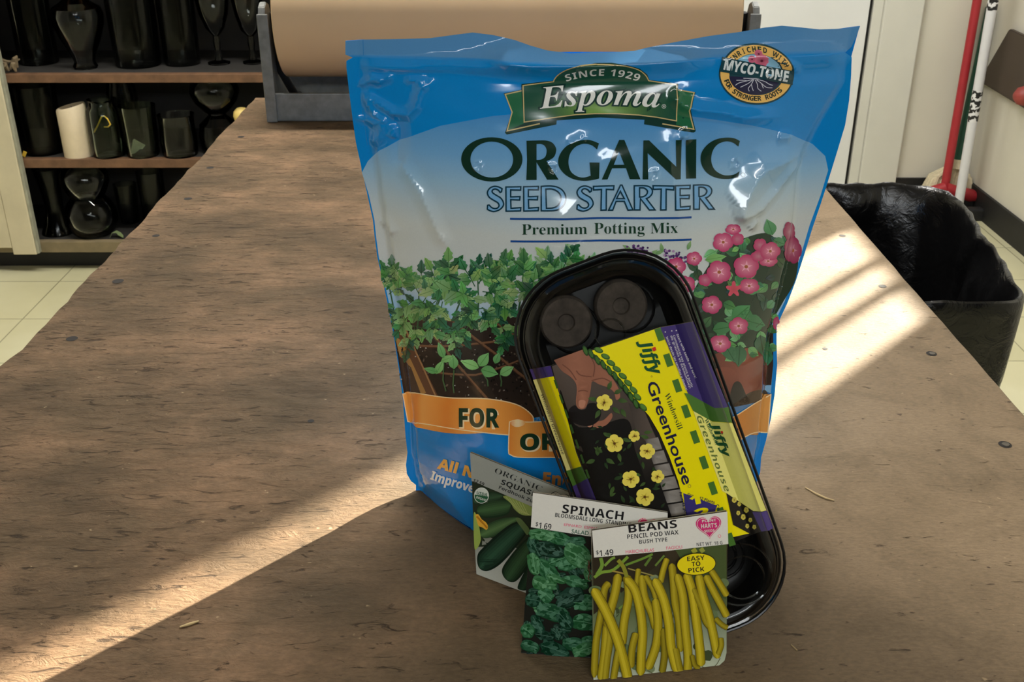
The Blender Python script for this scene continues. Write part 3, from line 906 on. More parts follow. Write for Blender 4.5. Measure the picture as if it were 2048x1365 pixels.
for i in range(46):
    a = i / 45.0; ang = -1.35 + 2.1 * a
    e = Vector((pC.x + math.sin(ang) * .13 - .01, min(BACK - .03, pC.y + rnd.uniform(-.05, .02)), .012))
    m_ = Vector(pC) * .45 + e * .55 + Vector((math.sin(ang) * .02, 0, .02 + rnd.uniform(0, .02)))
    tube(bm, [pC - d3 * .01, m_, e, e + Vector((rnd.uniform(-.03, .03), rnd.uniform(-.03, .02), -.002))], [.008, .009, .009, .007], 6)
obj('yarn', bm, mat('cream_yarn', c(205, 194, 164), 0.9, var=.15, nscale=90, bump=.3), mop)

# dark square board hanging on the side wall
def at_x(px, py, X):
    d = ray(px, py); return CAM + d * (X / d[..., 0:1])


q = [Vector(at_x(x, y, WX - .012)) for x, y in ((2024, 58), (1963, 163))]
ed = q[1] - q[0]; ed2 = Vector((0, ed.z, -ed.y)).normalized() * .36
if ed2.y > 0: ed2 = -ed2
r3 = Vector(at_x(2048, 214, WX - .012)); ed2 = (r3 - q[1]) * 1.9
corners = [q[0], q[1], q[1] + ed2, q[0] + ed2]
brd = empty('wall_board', sum(corners, Vector()) / 4, 'dark brown square board hung askew on the side wall', 'board')
bm = bmesh.new(); a = [bm.verts.new(p + Vector((.008, 0, 0))) for p in corners]; b = [bm.verts.new(p + Vector((-.012, 0, 0))) for p in corners]
bm.faces.new(a); bm.faces.new(b[::-1])
for i in range(4): bm.faces.new((a[i], b[i], b[(i + 1) % 4], a[(i + 1) % 4]))
bmesh.ops.bevel(bm, geom=bm.edges[:], offset=.004, segments=2, affect='EDGES')
obj('panel', bm, mat('dark_brown_board', c(72, 62, 52), 0.6, var=.12, nscale=6), brd, False)
bm = bmesh.new(); p = Vector(at_x(2050, 192, WX - .02)); lathe(bm, [(0, 0), (.035, 0), (.03, .02), (.012, .035), (0, .036)], p + Vector((-.004, 0, 0)), 20, mat=Matrix.Rotation(-math.pi / 2, 3, 'Y')); obj('red_knob', bm, mat('faded_red', c(150, 62, 56), 0.5), brd)

# ================================================================== drawing helpers for printed pictures
def leaf(P, x, y, L, W, ang, col, layer, tip=None, serr=0, vein=None, rn=None):
    """a leaf from its stalk (x, y) outwards at angle ang (degrees, up is -90)"""
    a = math.radians(ang); ca, sa = math.cos(a), math.sin(a); n = 7; L_, R_ = [], []
    for i in range(n + 1):
        t = i / n; wv = W * .5 * (math.sin(math.pi * min(1, t * 1.02) ** .8) if t < 1 else 0)
        if serr and 0 < i < n and i % 2: wv *= 1 - serr
        u = L * t; L_.append((x + ca * u - sa * wv, y + sa * u + ca * wv)); R_.append((x + ca * u + sa * wv, y + sa * u - ca * wv))
    pts = L_ + R_[1:-1][::-1]
    if tip is not None:
        def cf(X, Y, c0=np.array(col), c1=np.array(tip)):
            t = np.clip(((X - x) * ca + (Y - y) * sa) / L, 0, 1)[:, None]; return c0 * (1 - t) + c1 * t
        P.poly(pts, cf, layer)
    else: P.poly(pts, col, layer)
    if vein: P.line([(x, y), (x + ca * L * .9, y + sa * L * .9)], max(.8, W * .06), vein, layer + .6)


def bloom(P, x, y, r, col, mid, eye, layer, lobes=5, rot=0, squash=1.0, notch=.16, sharp=0):
    pts = []
    for i in range(lobes * 6):
        a = 2 * math.pi * i / (lobes * 6) + math.radians(rot)
        f_ = abs(math.cos(lobes * (a - math.radians(rot)) / 2))
        q = r * (1 - notch + notch * f_ ** (.5 if not sharp else 2))
        pts.append((x + q * math.cos(a), y + q * math.sin(a) * squash))

    def cf(X, Y, c0=np.array(mid), c1=np.array(col)):
        t = np.clip(np.hypot(X - x, (Y - y) / squash) / r, 0, 1)[:, None] ** .5; return c0 * (1 - t) + c1 * t
    P.poly(pts, cf, layer)
    if eye is not None:
        st = []
        for i in range(lobes * 2):
            a = 2 * math.pi * i / (lobes * 2) + math.radians(rot); q = r * (.5 if i % 2 == 0 else .16)
            st.append((x + q * math.cos(a), y + q * math.sin(a) * squash))
        P.poly(st, mid, layer + .5)
        P.poly(ell(x, y, r * .15, r * .15 * squash, 0, 10), eye, layer + 1)


# ================================================================== potting mix bag
KB = 1.72
YB = 0.748; LEAN = math.radians(2.0)
bag_out = [(691, 82), (726, 79), (760, 79), (800, 78.5), (860, 77), (905, 71), (945, 66), (985, 71), (1030, 81), (1060, 91), (1095, 100), (1140, 105), (1180, 104), (1230, 104), (1270, 102), (1300, 96), (1350, 86), (1420, 73), (1480, 65), (1530, 56), (1565, 52), (1600, 55), (1640, 59), (1685, 57), (1720, 52), (1711, 75), (1702, 94), (1690, 105), (1703, 114), (1702, 150), (1698, 200), (1690, 250), (1675, 300), (1658, 355), (1642, 405), (1625, 455), (1608, 510), (1592, 560), (1575, 605), (1553, 652), (1553, 690), (1554, 730), (1549, 790), (1541, 840), (1532, 880), (1522, 915), (1520, 945), (1500, 1000), (1470, 1050), (1400, 1090), (1300, 1112), (1200, 1122), (1100, 1120), (1020, 1110), (950, 1096), (925, 1085), (903, 1062), (882, 1034), (862, 1016), (848, 1011), (831, 1006), (832, 985), (832, 970), (822, 962), (814, 948), (812, 930), (815, 905), (811, 870), (806, 800), (798, 740), (789, 680), (775, 605), (763, 550), (755, 515), (749, 470), (746, 440), (735, 390), (722, 330), (712, 285), (705, 235), (698, 180), (693, 135), (693, 122), (706, 115), (691, 109)]
_pl = Surf((0, YB, BZ), (1, 0, 0), (0, math.sin(LEAN), math.cos(LEAN)), lambda s_, t: np.zeros_like(s_))
_lc = _pl.inv([(716, 60), (718, 120), (724, 210), (742, 300), (757, 400), (770, 470), (780, 540), (795, 620), (808, 740), (824, 860), (829, 930), (846, 1004)])
_rc = _pl.inv([(1702, 60), (1693, 110), (1688, 165), (1640, 245), (1604, 312), (1596, 400), (1588, 470), (1571, 545), (1545, 640), (1534, 700), (1532, 760), (1519, 880), (1506, 940), (1500, 975)])
_BT = np.array([0, .04, .10, .2, .3, .45, .6, .74, .83, .9, 1.0]) * 0.372
_BV = np.array([.085, .087, .085, .078, .069, .056, .044, .033, .027, .022, .014])
_BK = np.array([.053, .054, .053, .048, .043, .035, .02, .005, -.010, -.017, -.011])
# folds pressed into the film: polyline in photo pixels, height (m), half width (m), side
CREASES = [
    ([(960, 112), (1060, 120), (1180, 119), (1290, 115), (1440, 107)], .0100, .0085, 0),
    ([(700, 115), (850, 113), (980, 112)], .0025, .006, 0),
    ([(1420, 108), (1560, 108), (1690, 104)], .0028, .007, 0),
    ([(716, 130), (820, 129), (900, 122), (1000, 126)], .0026, .0035, 0),
    ([(716, 137), (850, 134), (1000, 134)], .0012, .0028, 0),
    ([(1352, 172), (1343, 184), (1356, 197), (1385, 205), (1440, 212), (1475, 222), (1552, 225)], .0042, .0050, 0),
    ([(1604, 302), (1560, 313), (1520, 325), (1500, 342), (1485, 365), (1470, 400), (1450, 408)], .0080, .0120, 0),
    ([(1604, 306), (1570, 340), (1545, 370), (1510, 400), (1480, 408), (1448, 409)], .0036, .0045, 0),
    ([(1500, 420), (1485, 437)], .0036, .0048, 0),
    ([(1545, 265), (1575, 268)], .0030, .004, 0),
    ([(1365, 252), (1350, 258)], .0034, .004, 0),
    ([(722, 183), (760, 205), (793, 222), (820, 222), (835, 205), (845, 170), (870, 154)], .0034, .0038, 0),
    ([(725, 187), (735, 205), (752, 228), (768, 237), (750, 242), (706, 234)], .0032, .0036, 0),
    ([(716, 170), (740, 160), (770, 158)], .0026, .0032, 0),
    ([(735, 150), (760, 158), (790, 148)], .0026, .0032, 0),
    ([(812, 155), (845, 155), (830, 162)], .0024, .0032, 0),
    ([(768, 242), (760, 270), (740, 285)], .0032, .004, 0),
    ([(790, 245), (785, 270)], .0028, .004, 0),
    ([(793, 222), (800, 260), (798, 310), (812, 318)], -.003, .006, 0),
    ([(800, 308), (830, 350), (845, 370), (880, 440), (900, 470)], .0030, .006, 0),
    ([(764, 450), (775, 440), (790, 462)], .0026, .005, 0),
    ([(1604, 310), (1598, 380), (1590, 450), (1585, 500)], -.0025, .006, 0),
    ([(1490, 100), (1530, 106), (1550, 118), (1580, 128), (1590, 145)], .0022, .003, 0),
    ([(1520, 140), (1550, 148), (1575, 150)], .0024, .0028, 0),
    ([(826, 930), (835, 960), (832, 985)], -.004, .008, 0),
    ([(840, 830), (835, 870), (838, 920)], .003, .007, 0),
    ([(1130, 270), (1150, 262), (1165, 255)], .0012, .004, 0),
    ([(1100, 420), (1180, 340), (1210, 275)], .0010, .010, 0),
    ([(1320, 240), (1330, 330), (1345, 420)], .0012, .008, 0),
    ([(880, 905), (960, 1000), (990, 1080)], .0025, .012, 0),
    ([(835, 1000), (900, 1010), (930, 1060)], -.003, .008, 0),
]
_CR = []
for pts, a_, w_, _ in CREASES:
    _CR.append((_pl.inv(pts), a_, w_))
VENTS = _pl.inv([(958, 312), (1101, 314), (1296, 326), (1458, 311), (1129, 318)])
_ph = random.Random(3)
_WV = [(_ph.uniform(15, 60), _ph.uniform(15, 60), _ph.uniform(0, 6.3), _ph.uniform(.00008, .0002)) for _ in range(9)] + [(_ph.uniform(70, 130), _ph.uniform(60, 130), _ph.uniform(0, 6.3), .00012) for _ in range(6)]


def bag_b(s_, t, folds=True):
    s_ = np.asarray(s_); t = np.asarray(t)
    L = np.interp(t, _lc[::-1, 1], _lc[::-1, 0]); R_ = np.interp(t, _rc[::-1, 1], _rc[::-1, 0])
    u = np.clip(2 * (s_ - L) / (R_ - L) - 1, -1.3, 1.3)
    au = np.abs(u)
    f_ = np.where(au < 1, np.maximum(0, 1 - au ** 2.6), 0)
    b = np.interp(t, _BT, _BV) * f_ + .0045 * np.clip((1 - au) / .035, 0, 1) ** 1.5 * np.clip(t / .02, 0, 1) * np.clip((.372 - t) / .14, 0, 1)
    if not folds: return b
    m_ = np.clip((1.02 - au) / .08, 0, 1) * np.clip((.385 - t) / .02, 0, 1)
    w_ = np.zeros_like(b)
    for a, c_, p, am in _WV: w_ += am * np.sin(a * s_ + p + 1.7 * np.sin(c_ * t + p)) * np.sin(c_ * t + 2 * p)
    b = b + w_ * m_
    # the loose strip above the zip waves in and out
    top = np.clip((t - .345) / .02, 0, 1)
    b = b + top * (.0035 * np.sin(s_ * 34 + .6) - .006 * np.clip((t - .352) / .02, 0, 1.2))
    for pl_, am, wd in _CR:
        dmin = np.full(b.shape, 1e9); lp = 0
        tot = len(pl_) - 1; par = np.zeros_like(b)
        for i in range(tot):
            A = pl_[i]; D = pl_[i + 1] - A; q = D.dot(D) + 1e-12
            k_ = np.clip(((s_ - A[0]) * D[0] + (t - A[1]) * D[1]) / q, 0, 1)
            d_ = np.hypot(s_ - A[0] - k_ * D[0], t - A[1] - k_ * D[1])
            n_ = d_ < dmin; dmin = np.where(n_, d_, dmin); par = np.where(n_, (i + k_) / tot, par)
        near = dmin < wd * 1.6
        x = np.where(near, dmin / wd, 9)
        prof = np.where(x < 1.6, np.maximum(0, 1 - x / 1.6) ** 1.5, 0)
        b = b + am * prof * np.clip(np.minimum(par, 1 - par) * 6 + .15, 0, 1)
    b = np.maximum(b, .75 * np.interp(t, _BT, _BV) * f_ + .0005)
    for v in VENTS[:4]:
        d_ = np.hypot(s_ - v[0], t - v[1]); b = b + .0009 * np.exp(-((d_ - .0031) / .0008) ** 2) - .0006 * np.exp(-(d_ / .002) ** 2)
    return b


bag_s = Surf((0, YB, BZ), (1, 0, 0), (0, math.sin(LEAN), math.cos(LEAN)), bag_b, zmin=BZ + .0006)
bag = empty('potting_mix_bag', (.07, YB, BZ), 'blue and white printed stand-up bag of potting mix on the workbench', 'bag')
bag_s.table(-.16, .28, -.03, .40, .001, lambda a, q: bag_b(a, q, False))
B = Print(bag_s, .0021)
cb = lambda r, g, b_: c(r, g, b_, KB)
BLUE = np.array(cb(6, 116, 184)); BLUE2 = np.array(cb(0, 122, 200))
STRIP_SHEEN = np.array(cb(84, 128, 168))  # sheen of the upward-facing top strip, mixed into the film colour


def bagcol(x, y):
    t = np.clip((y - 200) / 600, 0, 1)[:, None]
    col = BLUE * (1 - t) + BLUE2 * t
    edge = np.interp(x, [690, 850, 980, 1180, 1300, 1420, 1700], [112, 111, 111, 121, 117, 108, 104])
    s2 = np.clip((edge - y) / 3, 0, 1)[:, None] * .75
    return col * (1 - s2) + STRIP_SHEEN * s2


B.clip = bag_out
arch = [(724, 345), (736, 322), (758, 302), (800, 281), (880, 252), (985, 232), (1100, 222), (1200, 219), (1300, 222), (1400, 235), (1500, 250), (1580, 268), (1625, 288), (1650, 312), (1656, 340), (1641, 390), (1619, 450), (1602, 508), (1586, 555), (1569, 603), (1546, 650), (1546, 730), (1541, 790), (1300, 800), (1066, 800), (808, 792), (800, 740), (792, 680), (778, 605), (766, 550), (758, 515), (752, 470), (749, 440), (738, 390)]
_ar = [(215, (52, 116, 176)), (250, (72, 132, 184)), (300, (98, 148, 190)), (350, (132, 166, 190)), (400, (162, 178, 186)), (440, (178, 184, 182)), (540, (184, 190, 190)), (590, (150, 182, 205)), (700, (120, 165, 200))]
_ac = ramp_col([(y, cb(*q)) for y, q in _ar])


def archcol(x, y):
    d_ = ((x - 1200) / 480.0) ** 2
    return _ac(x, y + d_ * 10)


B.poly(bag_out, bagcol, 0, [arch])
B.poly(arch, archcol, 0)
# seams: the narrow heat-sealed band down each side
for pts in ([(726, 80), (727, 112)], [(718, 122), (722, 200), (735, 290)]):
    B.line(pts, 1.2, cb(40, 110, 170), 1)

# ---- seedlings in peat pots
r1 = random.Random(11)
soil = [(783, 632), (830, 628), (900, 640), (980, 638), (1030, 624), (1110, 612), (1250, 640), (1330, 700), (1330, 800), (1066, 836), (1040, 812), (980, 799), (900, 796), (808, 787), (800, 740)]
B.poly(soil, ramp_col([(620, cb(52, 42, 38)), (700, cb(34, 28, 26)), (800, cb(46, 36, 30))]), 2)
for i in range(260):
    x, y = r1.uniform(792, 1090), r1.uniform(640, 812)
    g_ = r1.choice([(70, 56, 48), (24, 19, 18), (92, 80, 70), (18, 15, 14)])
    B.poly(ell(x, y, r1.uniform(1.5, 4), r1.uniform(1, 2.4), r1.uniform(0, 180), 6), cb(*g_), 2.6)
for i in range(70):
    B.poly(ell(r1.uniform(800, 1090), r1.uniform(645, 800), r1.uniform(.8, 1.9), r1.uniform(.6, 1.3), 0, 6), cb(170, 170, 165), 3)
for pts, w_ in (([(784, 634), (800, 629), (885, 641), (960, 637), (1030, 623), (1080, 612)], 4), ([(806, 684), (951, 687), (1026, 676), (1090, 668)], 4), ([(850, 650), (905, 718), (977, 800)], 5), ([(902, 640), (990, 706), (1076, 776)], 5), ([(845, 740), (951, 750), (1048, 716)], 3.5), ([(984, 640), (1060, 690)], 4)):
    B.line(pts, w_, cb(112, 80, 58), 3); B.line([(x, y + w_ * .7) for x, y in pts], w_ * .5, cb(58, 38, 28), 3)
B.poly([(786, 634), (806, 650), (878, 796), (852, 796), (808, 700), (790, 670)], cb(92, 62, 44), 3)
B.poly([(790, 672), (808, 690), (852, 786), (842, 790), (822, 735), (800, 714)], cb(158, 118, 66), 3.2)
B.poly([(799, 712), (822, 736), (843, 790), (808, 786)], ramp_col([(712, cb(66, 50, 42)), (790, cb(44, 32, 28))]), 3.2)
B.line([(808, 652), (846, 735), (872, 794)], 3, cb(150, 112, 76), 3.5)
# tomato seedlings
GR = [(46, 98, 58), (62, 118, 62), (34, 78, 50), (84, 134, 74), (96, 138, 82), (116, 150, 96), (40, 88, 54), (28, 66, 44)]


def compound(x, y, L, ang, layer, sc=1.0):
    a = math.radians(ang)
    ex, ey = x + math.cos(a) * L, y + math.sin(a) * L
    B.line([(x, y), ((x + ex) / 2, (y + ey) / 2 - 2), (ex, ey)], 1.8, cb(40, 84, 50), layer)
    for t, sd in ((.3, 1), (.34, -1), (.62, 1), (.66, -1), (.95, 0)):
        px, py = x + math.cos(a) * L * t, y + math.sin(a) * L * t
        g_ = r1.choice(GR); g2 = tuple(min(255, v + r1.randint(8, 46)) for v in g_)
        da = 58 * sd + r1.uniform(-14, 14)
        ll = L * (.78 if sd == 0 else .68) * sc * r1.uniform(.85, 1.2)
        leaf(B, px, py, ll, ll * .66, ang + da, cb(*g_), layer + 1 + r1.random(), cb(*g2), .32, cb(*(max(0, v - 22) for v in g_)))


stems = [(795, 672, 772, 540), (832, 690, 838, 570), (862, 640, 905, 530), (905, 640, 935, 560), (955, 650, 955, 545), (1000, 640, 985, 540), (1035, 630, 1050, 530), (1080, 612, 1090, 520), (1130, 600, 1120, 510), (1165, 590, 1165, 515)]
for x0, y0, x1, y1 in stems:
    B.line([(x0, y0), ((x0 + x1) / 2 + 2, (y0 + y1) / 2), (x1, y1)], [4, 3, 2], cb(50, 84, 56), 4)
B.clip = [(757, 512), (800, 492), (1000, 486), (1230, 490), (1230, 840), (812, 840), (798, 740), (789, 680), (775, 605), (763, 550)]
for x, y, L, a in ((775, 562, 40, -100), (778, 575, 34, -30), (770, 585, 36, 80), (805, 555, 40, -150), (800, 560, 34, -60), (838, 575, 44, -120), (838, 585, 44, 150), (842, 575, 40, -40), (850, 600, 40, 40), (815, 620, 40, 120), (832, 640, 46, 20), (820, 655, 36, 100), (875, 560, 40, -110), (880, 556, 46, -50), (900, 545, 40, -95), (905, 560, 46, 170), (912, 570, 44, 20), (885, 590, 40, 100), (925, 600, 40, 60), (940, 580, 48, -160), (950, 560, 44, -120), (958, 555, 44, -70), (965, 570, 48, 10), (950, 600, 44, 130), (962, 610, 44, 55), (985, 555, 40, -100), (992, 560, 42, -40), (990, 590, 40, 30), (1005, 610, 40, 150), (1030, 560, 46, -130), (1045, 550, 44, -85), (1055, 556, 46, -30), (1040, 585, 44, 160), (1050, 600, 44, 40), (1060, 540, 44, -110), (1085, 545, 46, -80), (1095, 548, 48, -25), (1075, 565, 44, 170), (1090, 580, 40, 60), (1115, 530, 42, -130), (1125, 525, 46, -60), (1130, 545, 44, 20), (1160, 525, 40, -120), (1165, 522, 36, -20), (1150, 545, 40, 100), (1012, 640, 40, 40), (905, 655, 34, 75), (940, 540, 36, -20), (1010, 535, 34, -75), (870, 600, 36, 170), (1015, 650, 36, 110), (920, 640, 30, 140)):
    compound(x, y + 13, L * .88, a, 5 + r1.random() * 2)
    if y > 548: compound(x + r1.uniform(-16, 16), y + r1.uniform(-6, 18), L * .8, a + r1.uniform(-50, 50), 4.4 + r1.random() * 1.5)
B.clip = bag_out
for x, y, L, W_, a, g_ in ((888, 716, 34, 16, -110, (92, 150, 88)), (882, 722, 30, 14, -20, (112, 166, 96)), (876, 744, 30, 13, -165, (84, 146, 84)), (872, 748, 32, 16, -62, (104, 162, 92)), (908, 738, 30, 20, -95, (96, 152, 90)), (958, 735, 40, 20, -160, (120, 176, 104)), (958, 732, 34, 22, -55, (100, 160, 92)), (962, 738, 36, 24, 15, (88, 148, 84)), (990, 726, 24, 15, -70, (90, 148, 88)), (1000, 748, 32, 20, -30, (116, 172, 104))):
    leaf(B, x, y, L, W_, a, cb(*g_), 9, cb(*(min(255, v + 26) for v in g_)), 0, cb(*(v - 18 for v in g_)))
for pts in ([(888, 720), (886, 760), (892, 782)], [(908, 740), (906, 770), (908, 786)], [(962, 740), (975, 760), (976, 772)], [(1000, 748), (1003, 762), (1002, 772)]):
    B.line(pts, 2.6, cb(66, 96, 60), 8)

# ---- petunias in clay pots
B.poly(spl([(1400, 560), (1425, 520), (1440, 500), (1480, 480), (1530, 466), (1560, 480), (1580, 455), (1596, 500), (1590, 560), (1565, 605), (1545, 645), (1540, 690), (1520, 716), (1470, 722), (1430, 716), (1400, 700), (1380, 640), (1385, 590)]), cb(28, 50, 36), 2)
B.poly([(1543, 648), (1546, 652), (1546, 730), (1542, 770), (1500, 800), (1440, 806), (1380, 790), (1360, 700), (1420, 700), (1530, 690)], ramp_col([(650, cb(30, 22, 24)), (800, cb(52, 38, 32))]), 2)
B.poly(spl([(1424, 712), (1470, 700, 1), (1532, 690, 1), (1534, 740), (1528, 790, 1), (1490, 800), (1474, 770), (1450, 745)]), ramp_col([(1420, cb(104, 54, 44)), (1490, cb(128, 68, 54)), (1540, cb(88, 44, 38))], 'x'), 3)
B.poly(spl([(1420, 748), (1440, 735), (1465, 738), (1478, 760), (1470, 790), (1450, 806), (1425, 800)]), ramp_col([(740, cb(126, 66, 52)), (800, cb(92, 48, 40))]), 3.6)
B.poly(spl([(1466, 770), (1480, 765), (1492, 790), (1500, 805), (1460, 812)]), cb(30, 24, 22), 4)
B.poly(spl([(1500, 785), (1530, 780), (1530, 798), (1480, 812), (1470, 808)]), cb(62, 54, 46), 4)
LG = [(40, 92, 56), (56, 116, 66), (34, 74, 50), (70, 132, 78), (92, 150, 92), (26, 58, 42)]
for i in range(120):
    x, y = r1.uniform(1385, 1592), r1.uniform(486, 716)
    if x > 1596 - (y - 470) * .25: continue
    if x > 1560 and y > 620: continue
    g_ = r1.choice(LG); L = r1.uniform(14, 30)
    leaf(B, x, y, L, L * .66, r1.uniform(-180, 180), cb(*g_), 4 + r1.random() * 2, cb(*(min(255, v + r1.randint(0, 40)) for v in g_)), 0, cb(*(max(0, v - 14) for v in g_)))
for x, y, L, W_, a, g_ in ((1545, 470, 34, 26, -110, (66, 122, 78)), (1546, 480, 26, 20, 20, (60, 112, 72)), (1490, 540, 40, 30, 100, (40, 100, 60)), (1465, 640, 46, 34, -40, (52, 118, 66)), (1490, 640, 42, 32, 15, (44, 104, 62)), (1425, 660, 44, 26, -10, (48, 104, 60)), (1410, 520, 44, 18, -10, (96, 148, 80)), (1500, 620, 40, 30, 120, (46, 108, 62)), (1520, 670, 44, 30, 80, (30, 80, 54)), (1480, 690, 44, 30, 95, (36, 88, 56)), (1450, 690, 40, 26, 60, (40, 92, 58))):
    leaf(B, x, y, L, W_, a, cb(*g_), 6.5, cb(*(v + 18 for v in g_)), 0, cb(*(v - 16 for v in g_)))
PK, PM, EY = cb(166, 38, 92), cb(222, 156, 176), cb(150, 84, 50)
for x, y, r_, sq, ro in ((1466, 458, 16, .7, 20), (1475, 478, 13, 1, 40), (1446, 484, 21, .95, 10), (1438, 544, 25, .95, 30), (1540, 502, 21, .9, 0), (1520, 490, 14, 1, 15), (1536, 522, 19, .6, 0), (1516, 512, 15, .8, 50), (1492, 533, 26, .95, 60), (1498, 572, 21, .75, 20), (1423, 609, 21, .9, 0), (1477, 652, 20, .9, 45), (1440, 687, 22, .8, 10), (1585, 500, 18, 1.5, 0), (1578, 462, 12, 1.6, 30), (1352, 533, 20, .95, 0), (1371, 569, 20, .9, 33), (1388, 517, 16, .9, 0), (1552, 646, 7, 2, 0), (1410, 560, 14, .9, 0)):
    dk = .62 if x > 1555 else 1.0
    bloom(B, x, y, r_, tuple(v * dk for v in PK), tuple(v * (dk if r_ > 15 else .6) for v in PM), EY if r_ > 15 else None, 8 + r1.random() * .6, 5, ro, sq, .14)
bloom(B, 1467, 578, 17, cb(196, 70, 96), cb(170, 60, 70), None, 9, 5, -90, 1, .55, 1)
for cx, cy in ((1277, 506), (1290, 500), (1346, 512), (1338, 506), (1356, 518), (1268, 498)):
    for i in range(12):
        B.poly(ell(cx + r1.uniform(-16, 16), cy + r1.uniform(-7, 8), r1.uniform(2, 3.6), r1.uniform(2, 3.2), 0, 7), cb(*r1.choice([(92, 58, 110), (70, 44, 92), (150, 120, 160), (60, 38, 84)])), 5 + r1.random())
for x, y, a in ((1262, 500, -150), (1310, 508, -20), (1375, 500, -70), (1325, 505, -100), (1300, 512, -40)): leaf(B, x, y, 20, 8, a, cb(90, 130, 84), 4.6, cb(130, 160, 110))

# ---- orange ribbons
OR1, OR2, CRM = cb(232, 160, 76), cb(214, 128, 50), cb(236, 206, 160)


def ribbon(pts, lay, stops):
    p = spl(pts); B.poly(p, ramp_col(stops, 'x'), lay); B.line(p, 2, CRM, lay + .6, True)


ribbon([(806, 787, 1), (830, 786), (900, 795), (980, 797), (1034, 808), (1064, 830), (1066, 848, 1), (1018, 868, 1), (930, 860), (850, 848), (816, 842, 1)], 10, [(806, OR1), (835, OR2), (850, OR1), (900, OR2), (960, OR1), (1066, OR2)])
ribbon([(1019, 842, 1), (1036, 838), (1052, 843), (1100, 842, 1), (1300, 850, 1), (1300, 925, 1), (1110, 914, 1), (1042, 913), (1022, 908), (1017, 898)], 11, [(1017, OR2), (1045, OR1), (1110, OR2), (1300, OR1)])
B.poly(spl([(1020, 843), (1036, 838), (1050, 842), (1046, 850), (1030, 852)]), ramp_col([(1018, OR2), (1036, cb(250, 226, 180)), (1052, OR1)], 'x'), 12)
ribbon([(1430, 850, 1), (1470, 832), (1510, 806), (1541, 788, 1), (1535, 864, 1), (1500, 868), (1440, 905, 1)], 10, [(1430, OR2), (1500, cb(190, 128, 62)), (1541, cb(206, 150, 80))])
DG_ = cb(18, 52, 34)
for txt, p0, p1, cap in (('FOR', (918.5, 852), (997, 852), 36), ('ORG', (1041, 898), (1150, 898), 31)):
    B.word(txt, 'sb', (p0[0] + 2, p0[1] + 2), (p1[0] + 2, p1[1] + 2), cap, cb(240, 214, 170), 13, .045)
    B.word(txt, 'sb', p0, p1, cap, DG_, 14, .022)
B.word('R', 'sb', (1461, 862), (1476, 858), 20, DG_, 13, .02)
B.word('All N', 'sb', (875, 936), (944, 955), 20, cb(226, 164, 70), 10, .03)
B.word('Improve', 'sb', (860.5, 958), (946, 985), 17, cb(214, 220, 222), 10, .02)
B.word('Enh', 'sb', (1086, 967), (1142, 971), 23, cb(186, 128, 66), 10, .03)

# ---- lettering
INK = cb(16, 44, 34)


def zl(ox, oy, sc):
    return lambda pts: [((ox + p[0] / sc, oy + p[1] / sc) + tuple(p[2:])) for p in pts]


z1 = zl(900, 250, 6.606); z2 = zl(1190, 250, 6.606)
B.poly(ell(983.7, 318.1, 61.3, 44.2, 0, 48), INK, 6, [ell(983.6, 318.4, 42.7, 36, 0, 40)])
B.poly(spl(z1([(1010, 205, 1), (1140, 203, 1), (1270, 204), (1350, 232), (1395, 290), (1402, 340), (1380, 410), (1335, 450), (1275, 475, 1), (1435, 722, 1), (1285, 725, 1), (1143, 490, 1), (1145, 726, 1), (1008, 726, 1), (1018, 460, 1)])), INK, 6, [spl(z1([(1143, 250, 1), (1205, 250), (1250, 272), (1276, 330), (1262, 410), (1210, 452), (1143, 460, 1)]))])
B.poly(spl(z1([(1968, 242, 1), (1870, 203), (1770, 192), (1650, 215), (1540, 275), (1460, 370), (1428, 470), (1450, 570), (1530, 660), (1640, 715), (1770, 733), (1880, 722), (1968, 702, 1), (1974, 492, 1), (1843, 492, 1), (1857, 665, 1), (1770, 690), (1690, 680), (1610, 630), (1575, 560), (1565, 470), (1590, 370), (1650, 290), (1730, 250), (1800, 245), (1880, 270), (1942, 322, 1)])), INK, 6)
B.poly(z2([(88, 718), (320, 198), (388, 198), (600, 716), (460, 716), (410, 570), (225, 570), (165, 718)]), INK, 6, [z2([(318, 350), (388, 525), (247, 525)])])
B.poly(z2([(640, 205), (715, 203), (1073, 550), (1066, 198), (1144, 195), (1130, 712), (1068, 712), (695, 370), (703, 716), (628, 718)]), INK, 6)
B.poly(z2([(1198, 192), (1338, 188), (1335, 705), (1203, 706)]), INK, 6)
B.poly(spl(z2([(1912, 210, 1), (1840, 175), (1740, 165), (1610, 185), (1500, 245), (1420, 340), (1395, 440), (1420, 550), (1490, 640), (1600, 695), (1720, 712), (1810, 705), (1886, 687, 1), (1906, 606, 1), (1840, 650), (1760, 665), (1680, 655), (1590, 600), (1545, 520), (1535, 430), (1560, 330), (1620, 255), (1700, 220), (1760, 215), (1830, 235), (1893, 284, 1)])), INK, 6)
B.line(ell(1485, 348, 4, 4, 0, 14), .7, INK, 6, True)
LB, OL = cb(108, 156, 196), cb(14, 50, 66)
